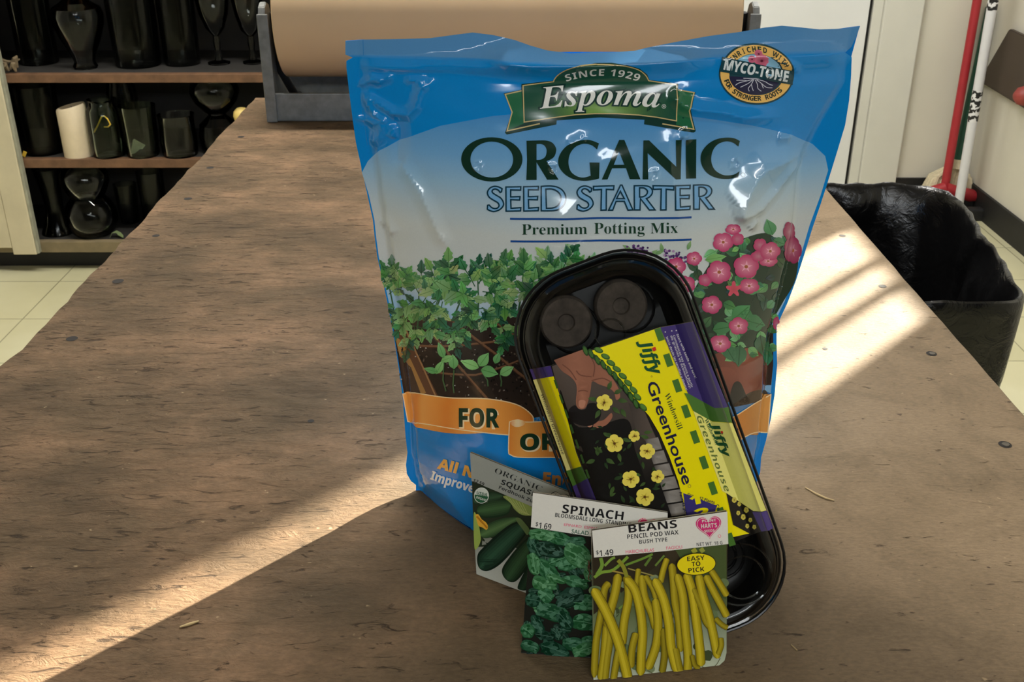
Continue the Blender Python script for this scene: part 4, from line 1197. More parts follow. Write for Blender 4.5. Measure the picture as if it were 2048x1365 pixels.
gl = {'S': ([(362, 135, 1), (300, 105), (230, 98), (160, 130), (122, 200), (150, 275), (230, 330), (290, 365), (312, 410), (290, 450), (240, 462), (190, 445), (150, 405, 1), (125, 410, 1), (120, 475, 1), (170, 500), (235, 510), (320, 480), (378, 420), (382, 360), (340, 290), (260, 240), (205, 200), (205, 160), (250, 140), (300, 160), (330, 197, 1), (352, 185, 1)], None),
      'E': ([(425, 107, 1), (668, 105, 1), (665, 160, 1), (502, 155, 1), (502, 270, 1), (655, 265, 1), (650, 322, 1), (503, 315, 1), (508, 457, 1), (668, 447, 1), (664, 500, 1), (428, 504, 1)], None),
      'D': ([(1003, 105, 1), (1150, 100), (1270, 120), (1360, 180), (1405, 280), (1382, 390), (1300, 470), (1190, 500), (1003, 503, 1)], [(1078, 150, 1), (1180, 150), (1270, 190), (1322, 260), (1320, 340), (1270, 420), (1190, 455), (1088, 462, 1)]),
      'T': ([(-28, 97, 1), (310, 95, 1), (304, 158, 1), (184, 150, 1), (184, 492, 1), (98, 495, 1), (105, 150, 1), (-25, 157, 1)], None),
      'A': ([(418, 85, 1), (442, 85, 1), (620, 490, 1), (540, 495, 1), (480, 350, 1), (345, 350, 1), (290, 495, 1), (223, 495, 1)], [(415, 185, 1), (480, 305, 1), (352, 305, 1)]),
      'R': ([(643, 95, 1), (800, 92), (890, 110), (937, 165), (930, 230), (885, 282), (840, 303, 1), (982, 488, 1), (890, 490, 1), (742, 302, 1), (737, 490, 1), (646, 490, 1)], [(730, 128, 1), (800, 130), (850, 165), (858, 205), (830, 250), (780, 275), (730, 279, 1)])}
za = zl(960, 360, 8.192); zb_ = zl(1190, 360, 8.192)
for ch, tr, dx, dy in (('S', za, 0, 0), ('E', za, 0, 0), ('E', za, 290, 0), ('D', za, 0, 0), ('S', za, 1467, -5), ('T', zb_, 0, 0), ('A', zb_, 0, 0), ('R', zb_, 0, 0), ('T', zb_, 978, -6), ('E', zb_, 888, -22), ('R', zb_, 970, -14)):
    o_, h_ = gl[ch]
    o_ = spl(tr([(p[0] + dx, p[1] + dy) + tuple(p[2:]) for p in o_])); hs = [spl(tr([(p[0] + dx, p[1] + dy) + tuple(p[2:]) for p in h_]))] if h_ else []
    B.poly(o_, LB, 6, hs)
    for lp in [o_] + hs: B.line(lp, 2.9, OL, 7, True)
NV = cb(22, 66, 130)
B.line([(1020, 437), (1200, 436.2), (1383, 434.5)], 4, NV, 5); B.line([(1021, 482), (1200, 480.8), (1383, 479)], 4, NV, 5)
B.word('Premium', 'bs', (1043.5, 469), (1174.5, 468), 21, cb(22, 54, 38), 6, -.006)
B.word('Potting', 'bs', (1188, 467.5), (1289.5, 467), 21.5, cb(22, 54, 38), 6, -.006)
B.word('Mix', 'bs', (1301, 467), (1356, 466), 21, cb(22, 54, 38), 6, -.006)

# ---- banner logo
y3 = zl(990, 110, 8.03); y4 = zl(1190, 110, 8.03)
SH_, GD = cb(14, 48, 42), cb(178, 160, 112)
B.poly(y3([(140, 612), (420, 555), (425, 465), (930, 408), (1040, 255), (1200, 165), (1600, 95)]) + [(1221, 121.5)] + y4([(500, 130), (700, 195), (830, 300), (872, 398), (1335, 460), (1337, 545), (1615, 600), (1530, 880), (1618, 1222), (1585, 1245), (788, 1112), (795, 1040)]) + [(1200, 234.5)] + y3([(990, 1050), (985, 1115), (190, 1272), (160, 1245), (275, 910)]), SH_, 4)
TG = ramp_col([(180, cb(38, 96, 66)), (260, cb(26, 88, 58))])
tl = y3([(165, 628), (425, 572), (462, 1100), (210, 1210), (275, 915)]); tr_ = y4([(1335, 555), (1590, 612), (1510, 880), (1580, 1185), (1300, 1120)])
for p in (tl, tr_):
    B.poly(p, TG, 4.8)
B.line(y3([(425, 572), (165, 628), (275, 915), (195, 1215), (720, 1100)]), 2.4, GD, 5.4)
B.line(y4([(1340, 558), (1592, 605), (1505, 885), (1585, 1190), (1080, 1105)]), 2.4, GD, 5.4)


def bancol(x, y):
    t = np.exp(-(((x - 1200) / 75) ** 2 + ((y - 222) / 26) ** 2))[:, None]
    return np.array(cb(26, 70, 56)) * (1 - t) + np.array(cb(112, 148, 72)) * t


ban = y3([(450, 488), (938, 425)]) + spl(y3([(945, 400), (985, 330), (1060, 255), (1180, 185), (1370, 130), (1600, 112)]) + y4([(20, 115), (250, 122), (480, 150), (680, 215), (800, 310), (855, 400)]), 4, False) + y4([(862, 410), (1312, 480), (1308, 1058), (1000, 1000), (700, 962), (350, 940), (0, 938)]) + y3([(1300, 955), (900, 1010), (468, 1075)])
B.poly(ban, SH_, 5.6); B.poly(ban, bancol, 6); B.line(ban, 2.2, GD, 7, True)
WH = cb(196, 200, 198)
B.word('SINCE 1929', 'sb', (1133, 162.5), (1276, 162.5), 15.5, WH, 8, .0, 1.12, None, 13)
for off, col, ly in ((.05, SH_, 8), (.0, cb(206, 208, 204), 9)):
    B.word('Espoma', 'bi', (1080, 217.5), (1318, 215), 42, col, ly, off, 1.0, None, 7)
B.line(ell(1327.5, 212.5, 4, 4, 0, 14), .8, WH, 8, True); B.word('R', 'sb', (1326, 214.5), (1329.5, 214.5), 4, WH, 8)

# ---- round badge
bx, by = 1512.5, 148.5
BDG, RING = cb(24, 58, 66), cb(214, 170, 92)
B.poly(ell(bx, by, 75, 61, 3, 56), BDG, 4)
B.poly(ell(bx, by, 72, 57.5, 3, 56), RING, 5)
B.poly(ell(bx, by, 54, 42, 3, 44), BDG, 6)
B.poly(ell(bx - 1, by - 2, 51, 39, 3, 30, 190, 372), cb(126, 176, 204), 6.6)
B.poly(ell(bx - 3, by + 5, 51, 36, 3, 30, 5, 178), cb(34, 34, 60), 6.6)
for i in range(16):
    a = r1.uniform(-170, -10); leaf(B, bx + 2, by - 18, r1.uniform(16, 26), 13, a if r1.random() < .7 else r1.uniform(-40, 40), cb(*r1.choice([(40, 98, 80), (58, 120, 84), (34, 80, 70)])), 7, cb(70, 130, 100))
for x, y, r_ in ((bx + 3, by - 42, 8), (bx - 10, by - 31, 8), (bx + 9, by - 28, 14)):
    bloom(B, x, y, r_, cb(196, 100, 126), cb(110, 30, 62), None, 8.4, 9, 12, .95, .12)
    B.poly(ell(x, y, r_ * .22, r_ * .2, 0, 8), cb(90, 24, 50), 9.2)
bq = [(1420 + a / 9.1, 75 + b / 9.1) for a, b in ((215, 345), (700, 440), (1100, 530), (1500, 600), (1500, 860), (1100, 790), (600, 690), (170, 615))]
B.poly(bq, BDG, 10)
B.word('MYCO-TONE', 'sb', (1446.5, 138), (1573, 163), 21, cb(196, 204, 206), 11, .02, 1.0)
for pts in ([(bx - 6, by + 10), (bx - 18, by + 13), (bx - 34, by + 17), (bx - 42, by + 22)], [(bx - 6, by + 10), (bx - 16, by + 18), (bx - 28, by + 24), (bx - 32, by + 26)], [(bx - 5, by + 10), (bx - 10, by + 20), (bx - 16, by + 28), (bx - 14, by + 34)], [(bx - 10, by + 20), (bx - 8, by + 28), (bx - 6, by + 33)], [(bx - 3, by + 10), (bx + 2, by + 20), (bx + 3, by + 28), (bx + 10, by + 34)], [(bx, by + 11), (bx + 10, by + 18), (bx + 20, by + 26), (bx + 32, by + 27)], [(bx, by + 10), (bx + 16, by + 14), (bx + 26, by + 20), (bx + 33, by + 22)], [(bx - 26, by + 8), (bx, by + 8.5), (bx + 24, by + 9)], [(bx + 10, by + 18), (bx + 14, by + 28)], [(bx - 18, by + 13), (bx - 26, by + 12), (bx - 40, by + 12)]):
    B.line(spl(pts, 4, False), 1.4, cb(176, 178, 190), 8)
# words set round the ring


def ringword(txt, cap, rx, ry, a0, a1, col, lay, inward):
    n_ = len(txt)
    for i, ch in enumerate(txt):
        if ch == ' ': continue
        a = math.radians(a0 + (a1 - a0) * (i + .5) / n_ + 3)
        p = np.array([bx + rx * math.cos(a), by + ry * math.sin(a)])
        tg = np.array([-rx * math.sin(a), ry * math.cos(a)]); tg /= np.linalg.norm(tg)
        if inward: tg = -tg
        wch = {'I': .32, 'W': 1.25, 'M': 1.1}.get(ch, .72) * cap
        B.word(ch, 'sb', p - tg * wch / 2, p + tg * wch / 2, cap, col, lay, .01)


ringword('ENRICHED WITH', 9.5, 58, 45.5, 208, 338, cb(32, 50, 44), 7.5, False)
ringword('FOR STRONGER ROOTS', 9.5, 66.5, 53, 163, 35, cb(24, 40, 36), 7.5, True)

film = print_mat('printed_film', 0.12, 0.5, 0.6, 0.04, 45)
B.build('front_panel', film, bag)
# back panel and gusset floor
Rb = Surf(bag_s.O, bag_s.U, bag_s.V, lambda s_, t: -bag_flat(s_, t), zmin=BZ + .0006)


def bag_flat(s_, t):
    L = np.interp(t, _lc[::-1, 1], _lc[::-1, 0]); R_ = np.interp(t, _rc[::-1, 1], _rc[::-1, 0])
    au = np.abs(np.clip(2 * (s_ - L) / (R_ - L) - 1, -1.3, 1.3))
    f_ = np.where(au < 1, np.maximum(0, 1 - au ** 2.6), 0)
    return np.interp(t, _BT, _BK) * f_ + .0006


bk = [(x, y) for x, y in bag_out if not (726 < x < 1719 and y < 110)]
i0 = bk.index((726, 79))
bk = bk[:i0 + 1] + [(800, 86), (900, 92), (1000, 97), (1095, 98.5), (1300, 98), (1450, 82), (1600, 66)] + bk[i0 + 1:]
bk = [(x, min(y, 1006)) for x, y in bk]
b2 = Print(Rb, .006)
# the outline lies in the seam plane: carry it there flat, then bulge away from the viewer
st_ = _pl.inv(bk); tr2 = tessellate_polygon([[Vector((a, b, 0)) for a, b in st_]])
b2.f.inv = lambda xy, flat=False: _pl.inv(xy)
b2.tris(bk, tr2, cb(12, 108, 182), 0)
b2.build('back_panel', film, bag)
bm = bmesh.new(); sl = np.linspace(_lc[-1, 0], _rc[-1, 0], 40)
fz = bag_s.P(np.stack([sl, np.zeros(40)], 1)); bz_ = Rb.P(np.stack([sl, np.zeros(40)], 1))
fa = [bm.verts.new((p[0], p[1], BZ + .0007)) for p in fz]; ba = [bm.verts.new((p[0], p[1], BZ + .0007)) for p in bz_]
for i in range(39): bm.faces.new((fa[i], fa[i + 1], ba[i + 1], ba[i]))
obj('bottom_gusset', bm, mat('gusset_blue', cb(8, 104, 176), 0.3), bag)

# ================================================================== windowsill greenhouse: tray, clear lid, printed sleeve
TL = math.radians(19.0); TR = math.radians(20.6)
_Vp = np.array([0, math.sin(TL), math.cos(TL)]); _Xp = np.array([1.0, 0, 0])
ES = _Xp * math.cos(TR) + _Vp * math.sin(TR); EU = -_Xp * math.sin(TR) + _Vp * math.cos(TR); EN = np.array([0, -math.cos(TL), math.sin(TL)])
GO = np.array([.12, .558, BZ + .0015]) + ES * .024 + EU * .1345


def gl_(a, l, d): return Vector(GO + ES * a + EU * l + EN * d)


def rr(ha, hl, r, n=10):
    o = []
    for sx_, sy_, a0 in ((1, 1, 0), (-1, 1, 90), (-1, -1, 180), (1, -1, 270)):
        for k_ in range(n + 1):
            a = math.radians(a0 + 90 * k_ / n); o.append((sx_ * (ha - r) + r * math.cos(a), sy_ * (hl - r) + r * math.sin(a)))
    return o


def loft(bm, rings, cap0=False, cap1=False):
    R_ = [[bm.verts.new(gl_(a, l, d)) for a, l in rr(ha, hl, r)] for ha, hl, r, d in rings]
    for r0, r1 in zip(R_, R_[1:]):
        n = len(r0)
        for i in range(n): bm.faces.new((r0[i], r0[(i + 1) % n], r1[(i + 1) % n], r1[i]))
    if cap0: bm.faces.new(R_[0][::-1])
    if cap1: bm.faces.new(R_[-1])


blk = mat('black_plastic', c(15, 15, 16), 0.28, var=.15, nscale=40, spec=.5)
gh = empty('seed_starting_tray', gl_(0, -.134, 0), 'black lidded seed starting tray in a yellow sleeve, leaning on the potting mix bag', 'seed tray')
bm = bmesh.new()
loft(bm, [(.030, .104, .020, -.026), (.041, .115, .030, -.026), (.046, .120, .034, -.022), (.048, .122, .036, -.006), (.051, .125, .038, -.002), (.0555, .1295, .042, -.001), (.0575, .1315, .044, .0005), (.0585, .1325, .0445, -.001), (.0585, .1325, .0445, -.006), (.056, .130, .043, -.0065), (.053, .127, .040, -.012), (.050, .124, .038, -.030), (.046, .12, .034, -.034)], True, True)
obj('tray', bm, blk, gh)
# cell rings moulded in the tray floor
bm = bmesh.new()
for i in range(2):
    for j in range(6):
        a = -.019 + .040 * i; l = .092 - .037 * j
        for r_, d in ((.0165, -.0245), (.011, -.0250)):
            tube(bm, [gl_(a + r_ * math.cos(q * math.pi / 10), l + r_ * math.sin(q * math.pi / 10), d) for q in range(21)], .0010, 6, False)
obj('cell_ring', bm, blk, gh)
lid_m = glass_mat('clear_lid', (.80, .81, .80), .02, .05)
bm = bmesh.new()
loft(bm, [(.0605, .1345, .046, -.004), (.0605, .1345, .046, .0015), (.058, .132, .0445, .003), (.0565, .1305, .0435, .0025), (.0550, .129, .0425, .0045), (.0530, .127, .041, .010), (.0505, .1245, .039, .0135), (.047, .121, .036, .0150), (.0455, .1195, .035, .0142), (.043, .117, .033, .0142)], False, True)
obj('lid', bm, lid_m, gh)
for q_, r_ in (((1220, 668), .0095), ((1480, 1150), .021), ((1484, 1156), .0145)):
    bm = bmesh.new()
    p0 = Surf(GO + EN * .0143, ES, EU, lambda s_, t: np.zeros_like(s_)).inv([q_])[0]
    tube(bm, [gl_(p0[0] + r_ * math.cos(q * math.pi / 16), p0[1] + r_ * math.sin(q * math.pi / 16), .0143) for q in range(33)], .0007, 6, False)
    obj('lid_emboss', bm, lid_m, gh)
# the rim lines of the lid and tray lip that catch the light
bm = bmesh.new()
for ha, hl, r_, d, w_ in ((.0600, .1340, .0458, .0020, .0010), (.0548, .1288, .0424, .0042, .0008)):
    o = rr(ha, hl, r_); tube(bm, [gl_(a, l, d) for a, l in o + o[:1]], w_, 6, False)
obj('rim', bm, blk, gh)
# printed card sleeve
def slv_b(s_, t):
    b = np.interp(s_, [-.0605, -.058, -.0425, .032, .054, .0595], [-.002, .003, .0175, .0175, .008, .0005])
    return b


sl_s = Surf(GO, ES, EU, slv_b)
K = 1.42
ck = lambda r, g, b: c(r, g, b, K)
sl_out = [(1059, 739), (1080, 736), (1101, 732), (1180, 701), (1250, 678), (1320, 655), (1350, 650), (1376, 645), (1386, 643), (1466, 855), (1506, 958), (1546, 1056), (1526, 1062), (1440, 1095), (1260, 1180), (1223, 1188)]
G_ = Print(sl_s, .006)
G_.poly(sl_out, ck(30, 27, 25), 0)
YE, GRN, PUR = ck(236, 222, 4), ck(70, 112, 44), ck(62, 48, 112)
r2 = random.Random(5)
# photograph side of the sleeve
G_.poly([(1104, 733), (1182, 702), (1240, 775), (1300, 850), (1340, 930), (1366, 1010), (1372, 1060), (1300, 1130), (1240, 1150), (1165, 985)], lambda x, y: np.stack([np.interp(y, [700, 850, 960], [lin(v0) * K, lin(v1) * K, lin(v2) * K]) for v0, v1, v2 in ((88, 66, 24), (76, 58, 22), (68, 52, 20))], 1), 1)
G_.poly(spl([(1120, 780), (1150, 850), (1200, 850), (1255, 840), (1270, 900), (1290, 960), (1310, 1040), (1330, 1130), (1240, 1150), (1165, 985), (1140, 900)]), ck(22, 20, 17), 2)
z6 = zl(1060, 640, 3.25)
# bucket staves
for i in range(7):
    y0 = 880 + i * 26; x0 = 1290 + i * 9
    G_.poly([(x0, y0), (x0 + 26 + i * 2, y0 - 5), (x0 + 34 + i * 2, y0 + 18), (x0 + 8, y0 + 23)], ramp_col([(x0, ck(70, 66, 62)), (x0 + 18, ck(150, 144, 138)), (x0 + 40, ck(110, 104, 98))], 'x'), 3)
G_.poly(z6([(640, 540), (742, 590), (830, 800), (760, 800), (690, 720)]), ramp_col([(1255, ck(62, 55, 50)), (1310, ck(92, 80, 72))], 'x'), 2.5)
# the hand setting a plug
SK, SK2, SK3 = ck(150, 98, 76), ck(112, 70, 54), ck(176, 122, 98)
G_.poly(spl(z6([(155, 262, 1), (345, 192, 1), (390, 240), (450, 290), (520, 360), (572, 440), (585, 500), (560, 520), (545, 470), (505, 440), (450, 420), (405, 400), (395, 450), (380, 520), (362, 568), (335, 582), (308, 570), (298, 530), (304, 460), (296, 410), (262, 370), (205, 330)])), lambda x, y: np.stack([np.interp(x, [1110, 1150, 1180, 1235], [a * .62, a, a * .86, a * 1.05]) for a in SK], 1), 4)
G_.poly(spl(z6([(318, 400), (352, 396), (384, 430), (376, 520), (360, 566), (336, 578), (312, 566), (303, 530), (312, 460)])), lambda x, y: np.stack([np.interp(x, [1152, 1164, 1178], [a * .75, a * 1.1, a * .8]) for a in SK], 1), 5)
G_.poly(spl(z6([(318, 528), (338, 520), (360, 530), (352, 566), (334, 574), (318, 562)])), SK3, 5.5)
for pts in ([(400, 395), (470, 380), (520, 400)], [(300, 330), (330, 360), (400, 370)], [(395, 240), (420, 300), (410, 370)], [(210, 290), (260, 330), (300, 390)], [(312, 465), (345, 458), (376, 466)]):
    G_.line(spl(z6(pts), 4, False), 2.2, SK2, 5.6)
G_.poly(spl(z6([(410, 690), (432, 662), (480, 650), (526, 606), (534, 634), (500, 680), (448, 702), (420, 702)])), SK, 5)
G_.poly(spl(z6([(370, 685), (395, 675), (405, 690), (385, 698)])), SK3, 5)
G_.poly(spl(z6([(250, 590), (290, 555), (320, 582), (360, 580), (380, 545), (430, 545), (462, 600), (440, 660), (380, 690), (310, 680), (262, 650)])), ck(24, 20, 18), 6)
LGN = [(44, 66, 30), (34, 54, 26), (58, 82, 36), (28, 44, 24)]
for i in range(95):
    x, y = r2.uniform(1185, 1330), r2.uniform(850, 1090)
    if x < 1185 + (y - 850) * .2 or x > 1290 + (y - 850) * .3: continue
    g_ = r2.choice(LGN); L = r2.uniform(9, 20); leaf(G_, x, y, L, L * .4, r2.uniform(-180, 180), ck(*g_), 6.5 + r2.random(), ck(*(v + 14 for v in g_)))
for x, y, a in ((1195, 800, -170), (1216, 780, -70), (1228, 788, -30), (1236, 800, 10), (1225, 815, 40), (1200, 820, 120), (1205, 905, -150), (1195, 912, -90), (1190, 920, 160), (1212, 918, 30), (1238, 775, -50), (1242, 818, 60)):
    leaf(G_, x, y, 20, 9, a, ck(50, 74, 36), 7, ck(74, 96, 50))
for cx_, cy_, r_ in ((482, 537, 54), (548, 803, 60), (677, 755, 38), (760, 853, 52), (653, 1035, 58), (828, 1017, 44), (745, 1150, 60)):
    (px, py), = z6([(cx_, cy_)])
    bloom(G_, px, py, r_ / 3.25, ck(232, 214, 92), ck(196, 176, 60), ck(92, 60, 20), 9, 5, r2.uniform(0, 70), 1, .2)
    for i in range(5):
        a = r2.uniform(0, 6.3); G_.line([(px, py), (px + math.cos(a) * r_ / 7, py + math.sin(a) * r_ / 7)], .9, ck(120, 82, 30), 9.8)
# yellow field
yel = [(1182, 702), (1250, 679), (1308, 659), (1452, 1074), (1440, 1090), (1376, 1100), (1374, 1050), (1368, 1010), (1356, 962), (1338, 912), (1318, 866), (1298, 832), (1262, 790), (1222, 748)]
G_.poly(yel, YE, 8)
for i, (cx_, cy_) in enumerate(((445, 197), (490, 238), (525, 280), (563, 320), (602, 365), (637, 410), (672, 455), (697, 500), (735, 568))):
    (px, py), = z6([(cx_, cy_)])
    for q, k_, ly in ((1.0, (54, 92, 34), 10), (.72, (84, 124, 52), 10.5)): G_.poly(ell(px, py - (1 - q) * 4, 9.6 * q, 5.4 * q, 22 + i * 3.0, 16), ck(*k_), ly)
for i, (cx_, cy_) in enumerate(((360, 200), (397, 220), (437, 260), (475, 290), (515, 330), (553, 365), (587, 410), (622, 450), (655, 500), (687, 545))):
    (px, py), = z6([(cx_, cy_)])
    for q, k_, ly in ((1.0, (36, 68, 28), 10), (.7, (62, 100, 42), 10.5)): G_.poly(ell(px, py, 11 * q, 4.6 * q, 68, 16), ck(*k_), ly)
G_.line(spl(z6([(350, 190), (430, 235), (520, 320), (610, 415), (690, 520), (742, 588)]), 4, False), 2, ck(48, 80, 32), 9.8)
# dashed green edge and the purple / pale side
YE_GLARE = ck(226, 220, 120)  # yellow paled: glare on the sloping side is put into the ink
side = [(1308, 659), (1320, 655), (1376, 645), (1386, 643), (1466, 855), (1532, 1020), (1546, 1056), (1526, 1062), (1452, 1076)]
G_.poly(side, YE, 6)
for i in range(9):
    t = (i * 2) / 16.2; p0 = np.array([1308, 659]) * (1 - t) + np.array([1452, 1074]) * t; d = np.array([144, 415]) / 16.2 / math.hypot(144, 415) * math.hypot(144, 415)
    q = p0 + d * .95; e = np.array([12.5, -4])
    G_.poly([tuple(p0), tuple(q), tuple(q + e), tuple(p0 + e)], GRN, 10)
    q2 = q + d * .05
G_.poly([(1320, 655), (1376, 645), (1386, 643), (1456, 815), (1427, 817), (1376, 788)], PUR, 9)
G_.poly([(1368, 786), (1376, 787), (1428, 816), (1456, 814), (1464, 845), (1424, 843), (1386, 822)], GRN, 9.5)
G_.poly([(1384, 816), (1390, 823), (1425, 844), (1464, 846), (1532, 1021), (1506, 1022), (1455, 988), (1444, 982)], YE_GLARE, 9)
G_.poly([(1452, 986), (1506, 1022), (1532, 1021), (1526, 1062), (1500, 1068), (1466, 1050)], ck(30, 26, 22), 9)
for x, y, r_ in ((1468, 1000, 5), (1478, 1008, 4), (1492, 1020, 5), (1486, 1034, 5), (1500, 1040, 4), (1476, 1026, 4), (1508, 1054, 4), (1494, 1052, 4)):
    bloom(G_, x, y, r_, ck(200, 186, 80), ck(170, 150, 50), ck(80, 60, 20), 10, 5, 20, 1.2)
G_.poly([(1504, 1024), (1533, 1021), (1546, 1056), (1522, 1063)], ck(70, 52, 124), 11)
# left side of the sleeve
G_.poly([(1059, 739), (1101, 732), (1107, 753), (1067, 760)], PUR, 4)
G_.poly([(1066, 760), (1107, 753), (1135, 840), (1152, 905), (1163, 934), (1133, 942)], YE, 4)
G_.poly([(1066, 760), (1080, 758), (1146, 938), (1133, 942)], ck(216, 208, 130), 5)  # outer band paled, glare on this slope painted into the colour
G_.poly([(1132, 942), (1163, 933), (1175, 958), (1146, 974)], GRN, 4.5)
G_.poly([(1145, 973), (1175, 957), (1200, 1020), (1240, 1130), (1223, 1188)], PUR, 4.5)
G_.word('Windowsill Greenhouse', 'sbi', (1082, 790), (1124, 910), 5, ck(110, 104, 70), 6)
for i in range(7): G_.poly([(1107 + i * 10.5, 760 + i * 30), (1111 + i * 10.5, 759 + i * 30), (1117 + i * 10.5, 776 + i * 30), (1113 + i * 10.5, 778 + i * 30)], ck(52, 84, 40), 5)
# words (read down the pack)
DKG = ck(22, 78, 44)


def jiffy(p0, p1, cap, lay, red=True):
    p0 = np.array(p0, float); p1 = np.array(p1, float); d = p1 - p0; u = np.array([d[1], -d[0]]) / np.hypot(*d)
    G_.word('Jiffy', 'sbi', p0, p1, cap, DKG, lay, .02)
    q = p0 + d * .335 + u * cap * 1.0; e = d / np.hypot(*d) * cap * .16
    G_.poly([tuple(q - e - u * cap * .16), tuple(q + e - u * cap * .16), tuple(q + e + u * cap * .16), tuple(q - e + u * cap * .16)], ck(206, 44, 30), lay + .5)


jiffy((1278, 683), (1303, 752), 23, 12)
NVY = ck(26, 28, 60)
G_.word('Greenhouse', 'x', (1292.5, 768), (1366, 970), 21, NVY, 12, .015)
G_.word('Windowsill', 'bs', (1328, 789), (1355.5, 860), 11, ck(30, 60, 40), 12, -.01)
jiffy((1421, 846), (1448, 916), 14, 12)
G_.word('Greenhouse', 'sbi', (1392, 833), (1450, 985), 11, ck(92, 110, 50), 12, -.012)
G_.word('Windowsill', 'bs', (1408, 839), (1431, 890), 7, ck(40, 84, 50), 12)
for txt, p0, p1 in (('Start with seeds and save!', (1352, 669), (1389, 757)), ('Commencez vos plants a partir', (1345, 671), (1382, 775)), ('de graines et economisez!', (1340, 672), (1378, 777)), ('Inicie desde las semillas y ahorre!', (1331, 674), (1371, 781))):
    G_.word(txt, 'sb', p0, p1, 4.2, ck(190, 186, 196), 12)
for p in ((1352, 661), (1343, 662), (1330, 664)): G_.poly(ell(p[0], p[1], 1.4, 1.4, 0, 8), ck(190, 186, 196), 12)
G_.poly([(1366, 986), (1433, 1011), (1420, 1060), (1375, 1060)], ck(56, 50, 116), 12)
G_.word('1', 'sbi', (1383, 1010), (1400, 1006), 18, YE, 13, .03); G_.word('2', 'sbi', (1392, 1037), (1418, 1032), 18, YE, 13, .03)
G_.word('Grows 12 Plants', 'sb', (1374, 991), (1428, 1008), 6, NVY, 12)
G_.word('Permite germinar', 'sb', (1357.5, 985), (1376, 1050), 5.5, NVY, 12)
G_.word('Crece', 'sb', (1431, 1010), (1439, 1034), 6, NVY, 12)
G_.line(ell(1378.5, 972, 3, 3, 0, 12), .6, NVY, 12, True); G_.line(ell(1303, 753, 1.6, 1.6, 0, 10), .5, DKG, 12, True)
card = print_mat('printed_card', 0.24, 0.3, 0.0)
G_.build('sleeve', card, gh, (sl_out, .0009), c(170, 160, 140))
# peat pellets in their cells, seen through the lid
pel_m = mat('peat_pellet', c(92, 82, 74), 0.9, var=.3, nscale=160, bump=.3)
ps = Surf(GO - EN * .006, ES, EU, lambda s_, t: np.zeros_like(s_))
for (px, py), lab in (((1133, 646), 'dark round peat pellet in the black tray, the lower left one of the pair'), ((1243, 613), 'dark round peat pellet in the black tray, the upper right one under the glare')):
    st0 = ps.inv([(px, py)])[0]
    q = gl_(st0[0], st0[1], -.0225)
    Mz = Matrix((ES, EU, EN)).transposed()
    bm = bmesh.new(); lathe(bm, [(0, 0), (.0165, 0), (.0175, .002), (.0175, .013), (.0160, .0155), (.0075, .0160), (.0058, .0150), (.0050, .0128), (.0030, .0118), (0, .0120)], q, 40, mat=Mz)
    tag(obj('peat_pellet', bm, pel_m), lab, 'peat pellet', 'peat pellets under the clear lid')

# ================================================================== seed packets
paper = print_mat('printed_paper', 0.24, 0.3, 0.0)
KP = 1.7
cp = lambda r, g, b: c(r, g, b, KP)
WHT = cp(204, 202, 194); BK = cp(26, 26, 28); PKR = cp(204, 60, 104)


def packet_surf(pl, pr, lean, curve=.0015, lift=.0008):
    a = at_z(*pl, BZ)[...]; b = at_z(*pr, BZ)[...]
    a = np.array(a).ravel(); b = np.array(b).ravel(); U = (b - a) / np.linalg.norm(b - a); W = np.linalg.norm(b - a)
    back = np.array([-U[1], U[0], 0])
    if back[1] < 0: back = -back
    V = back * math.sin(lean) + np.array([0, 0, 1]) * math.cos(lean)
    a[2] += lift
    return Surf(a, U, V, lambda s_, t: curve * (1 - np.clip(2 * (s_ / .09) - 1, -1, 1) ** 2) * np.clip(np.sin(np.clip(t / .11, 0, 1) * math.pi), 0, 1), zmin=BZ + .0006)


def heart(P, cx, cy, r, col, lay, rot=-6):
    def hp(k_):
        o = []
        for i in range(40):
            t = 2 * math.pi * i / 40; x = 16 * math.sin(t) ** 3; y = -(13 * math.cos(t) - 5 * math.cos(2 * t) - 2 * math.cos(3 * t) - math.cos(4 * t))
            a = math.radians(rot); x, y = x * r / 16 * k_, y * r / 16.5 * k_
            o.append((cx + x * math.cos(a) - y * math.sin(a), cy + x * math.sin(a) + y * math.cos(a)))
        return o
    P.poly(hp(1.0), col, lay); P.line(hp(.90), .9, WHT, lay + .6, True)


# --- squash (behind)
sq_s = packet_surf((953, 1150), (1045, 1185), math.radians(9))
Q = Print(sq_s, .03)
Q.clip = None
sq_out = [(941, 905), (1152, 990), (1154, 1030), (1160, 1230), (1045, 1186), (953, 1150)]
Q.poly(sq_out, cp(40, 52, 40), 0)
Q.poly([(948, 1062), (1160, 1150), (1160, 1230), (953, 1150)], ramp_col([(1060, cp(84, 90, 78)), (1120, cp(160, 164, 156)), (1180, cp(176, 178, 170))]), 1)
Q.poly([(944, 962), (1010, 990), (1070, 1016), (1070, 1090), (948, 1095)], cp(34, 44, 32), 1.2)
ZC = lambda x0, x1, a, b: ramp_col([(x0, cp(*a)), ((x0 + x1) / 2, cp(*b)), (x1, cp(*a))], 'x')
zq = zl(930, 890, 4.707)


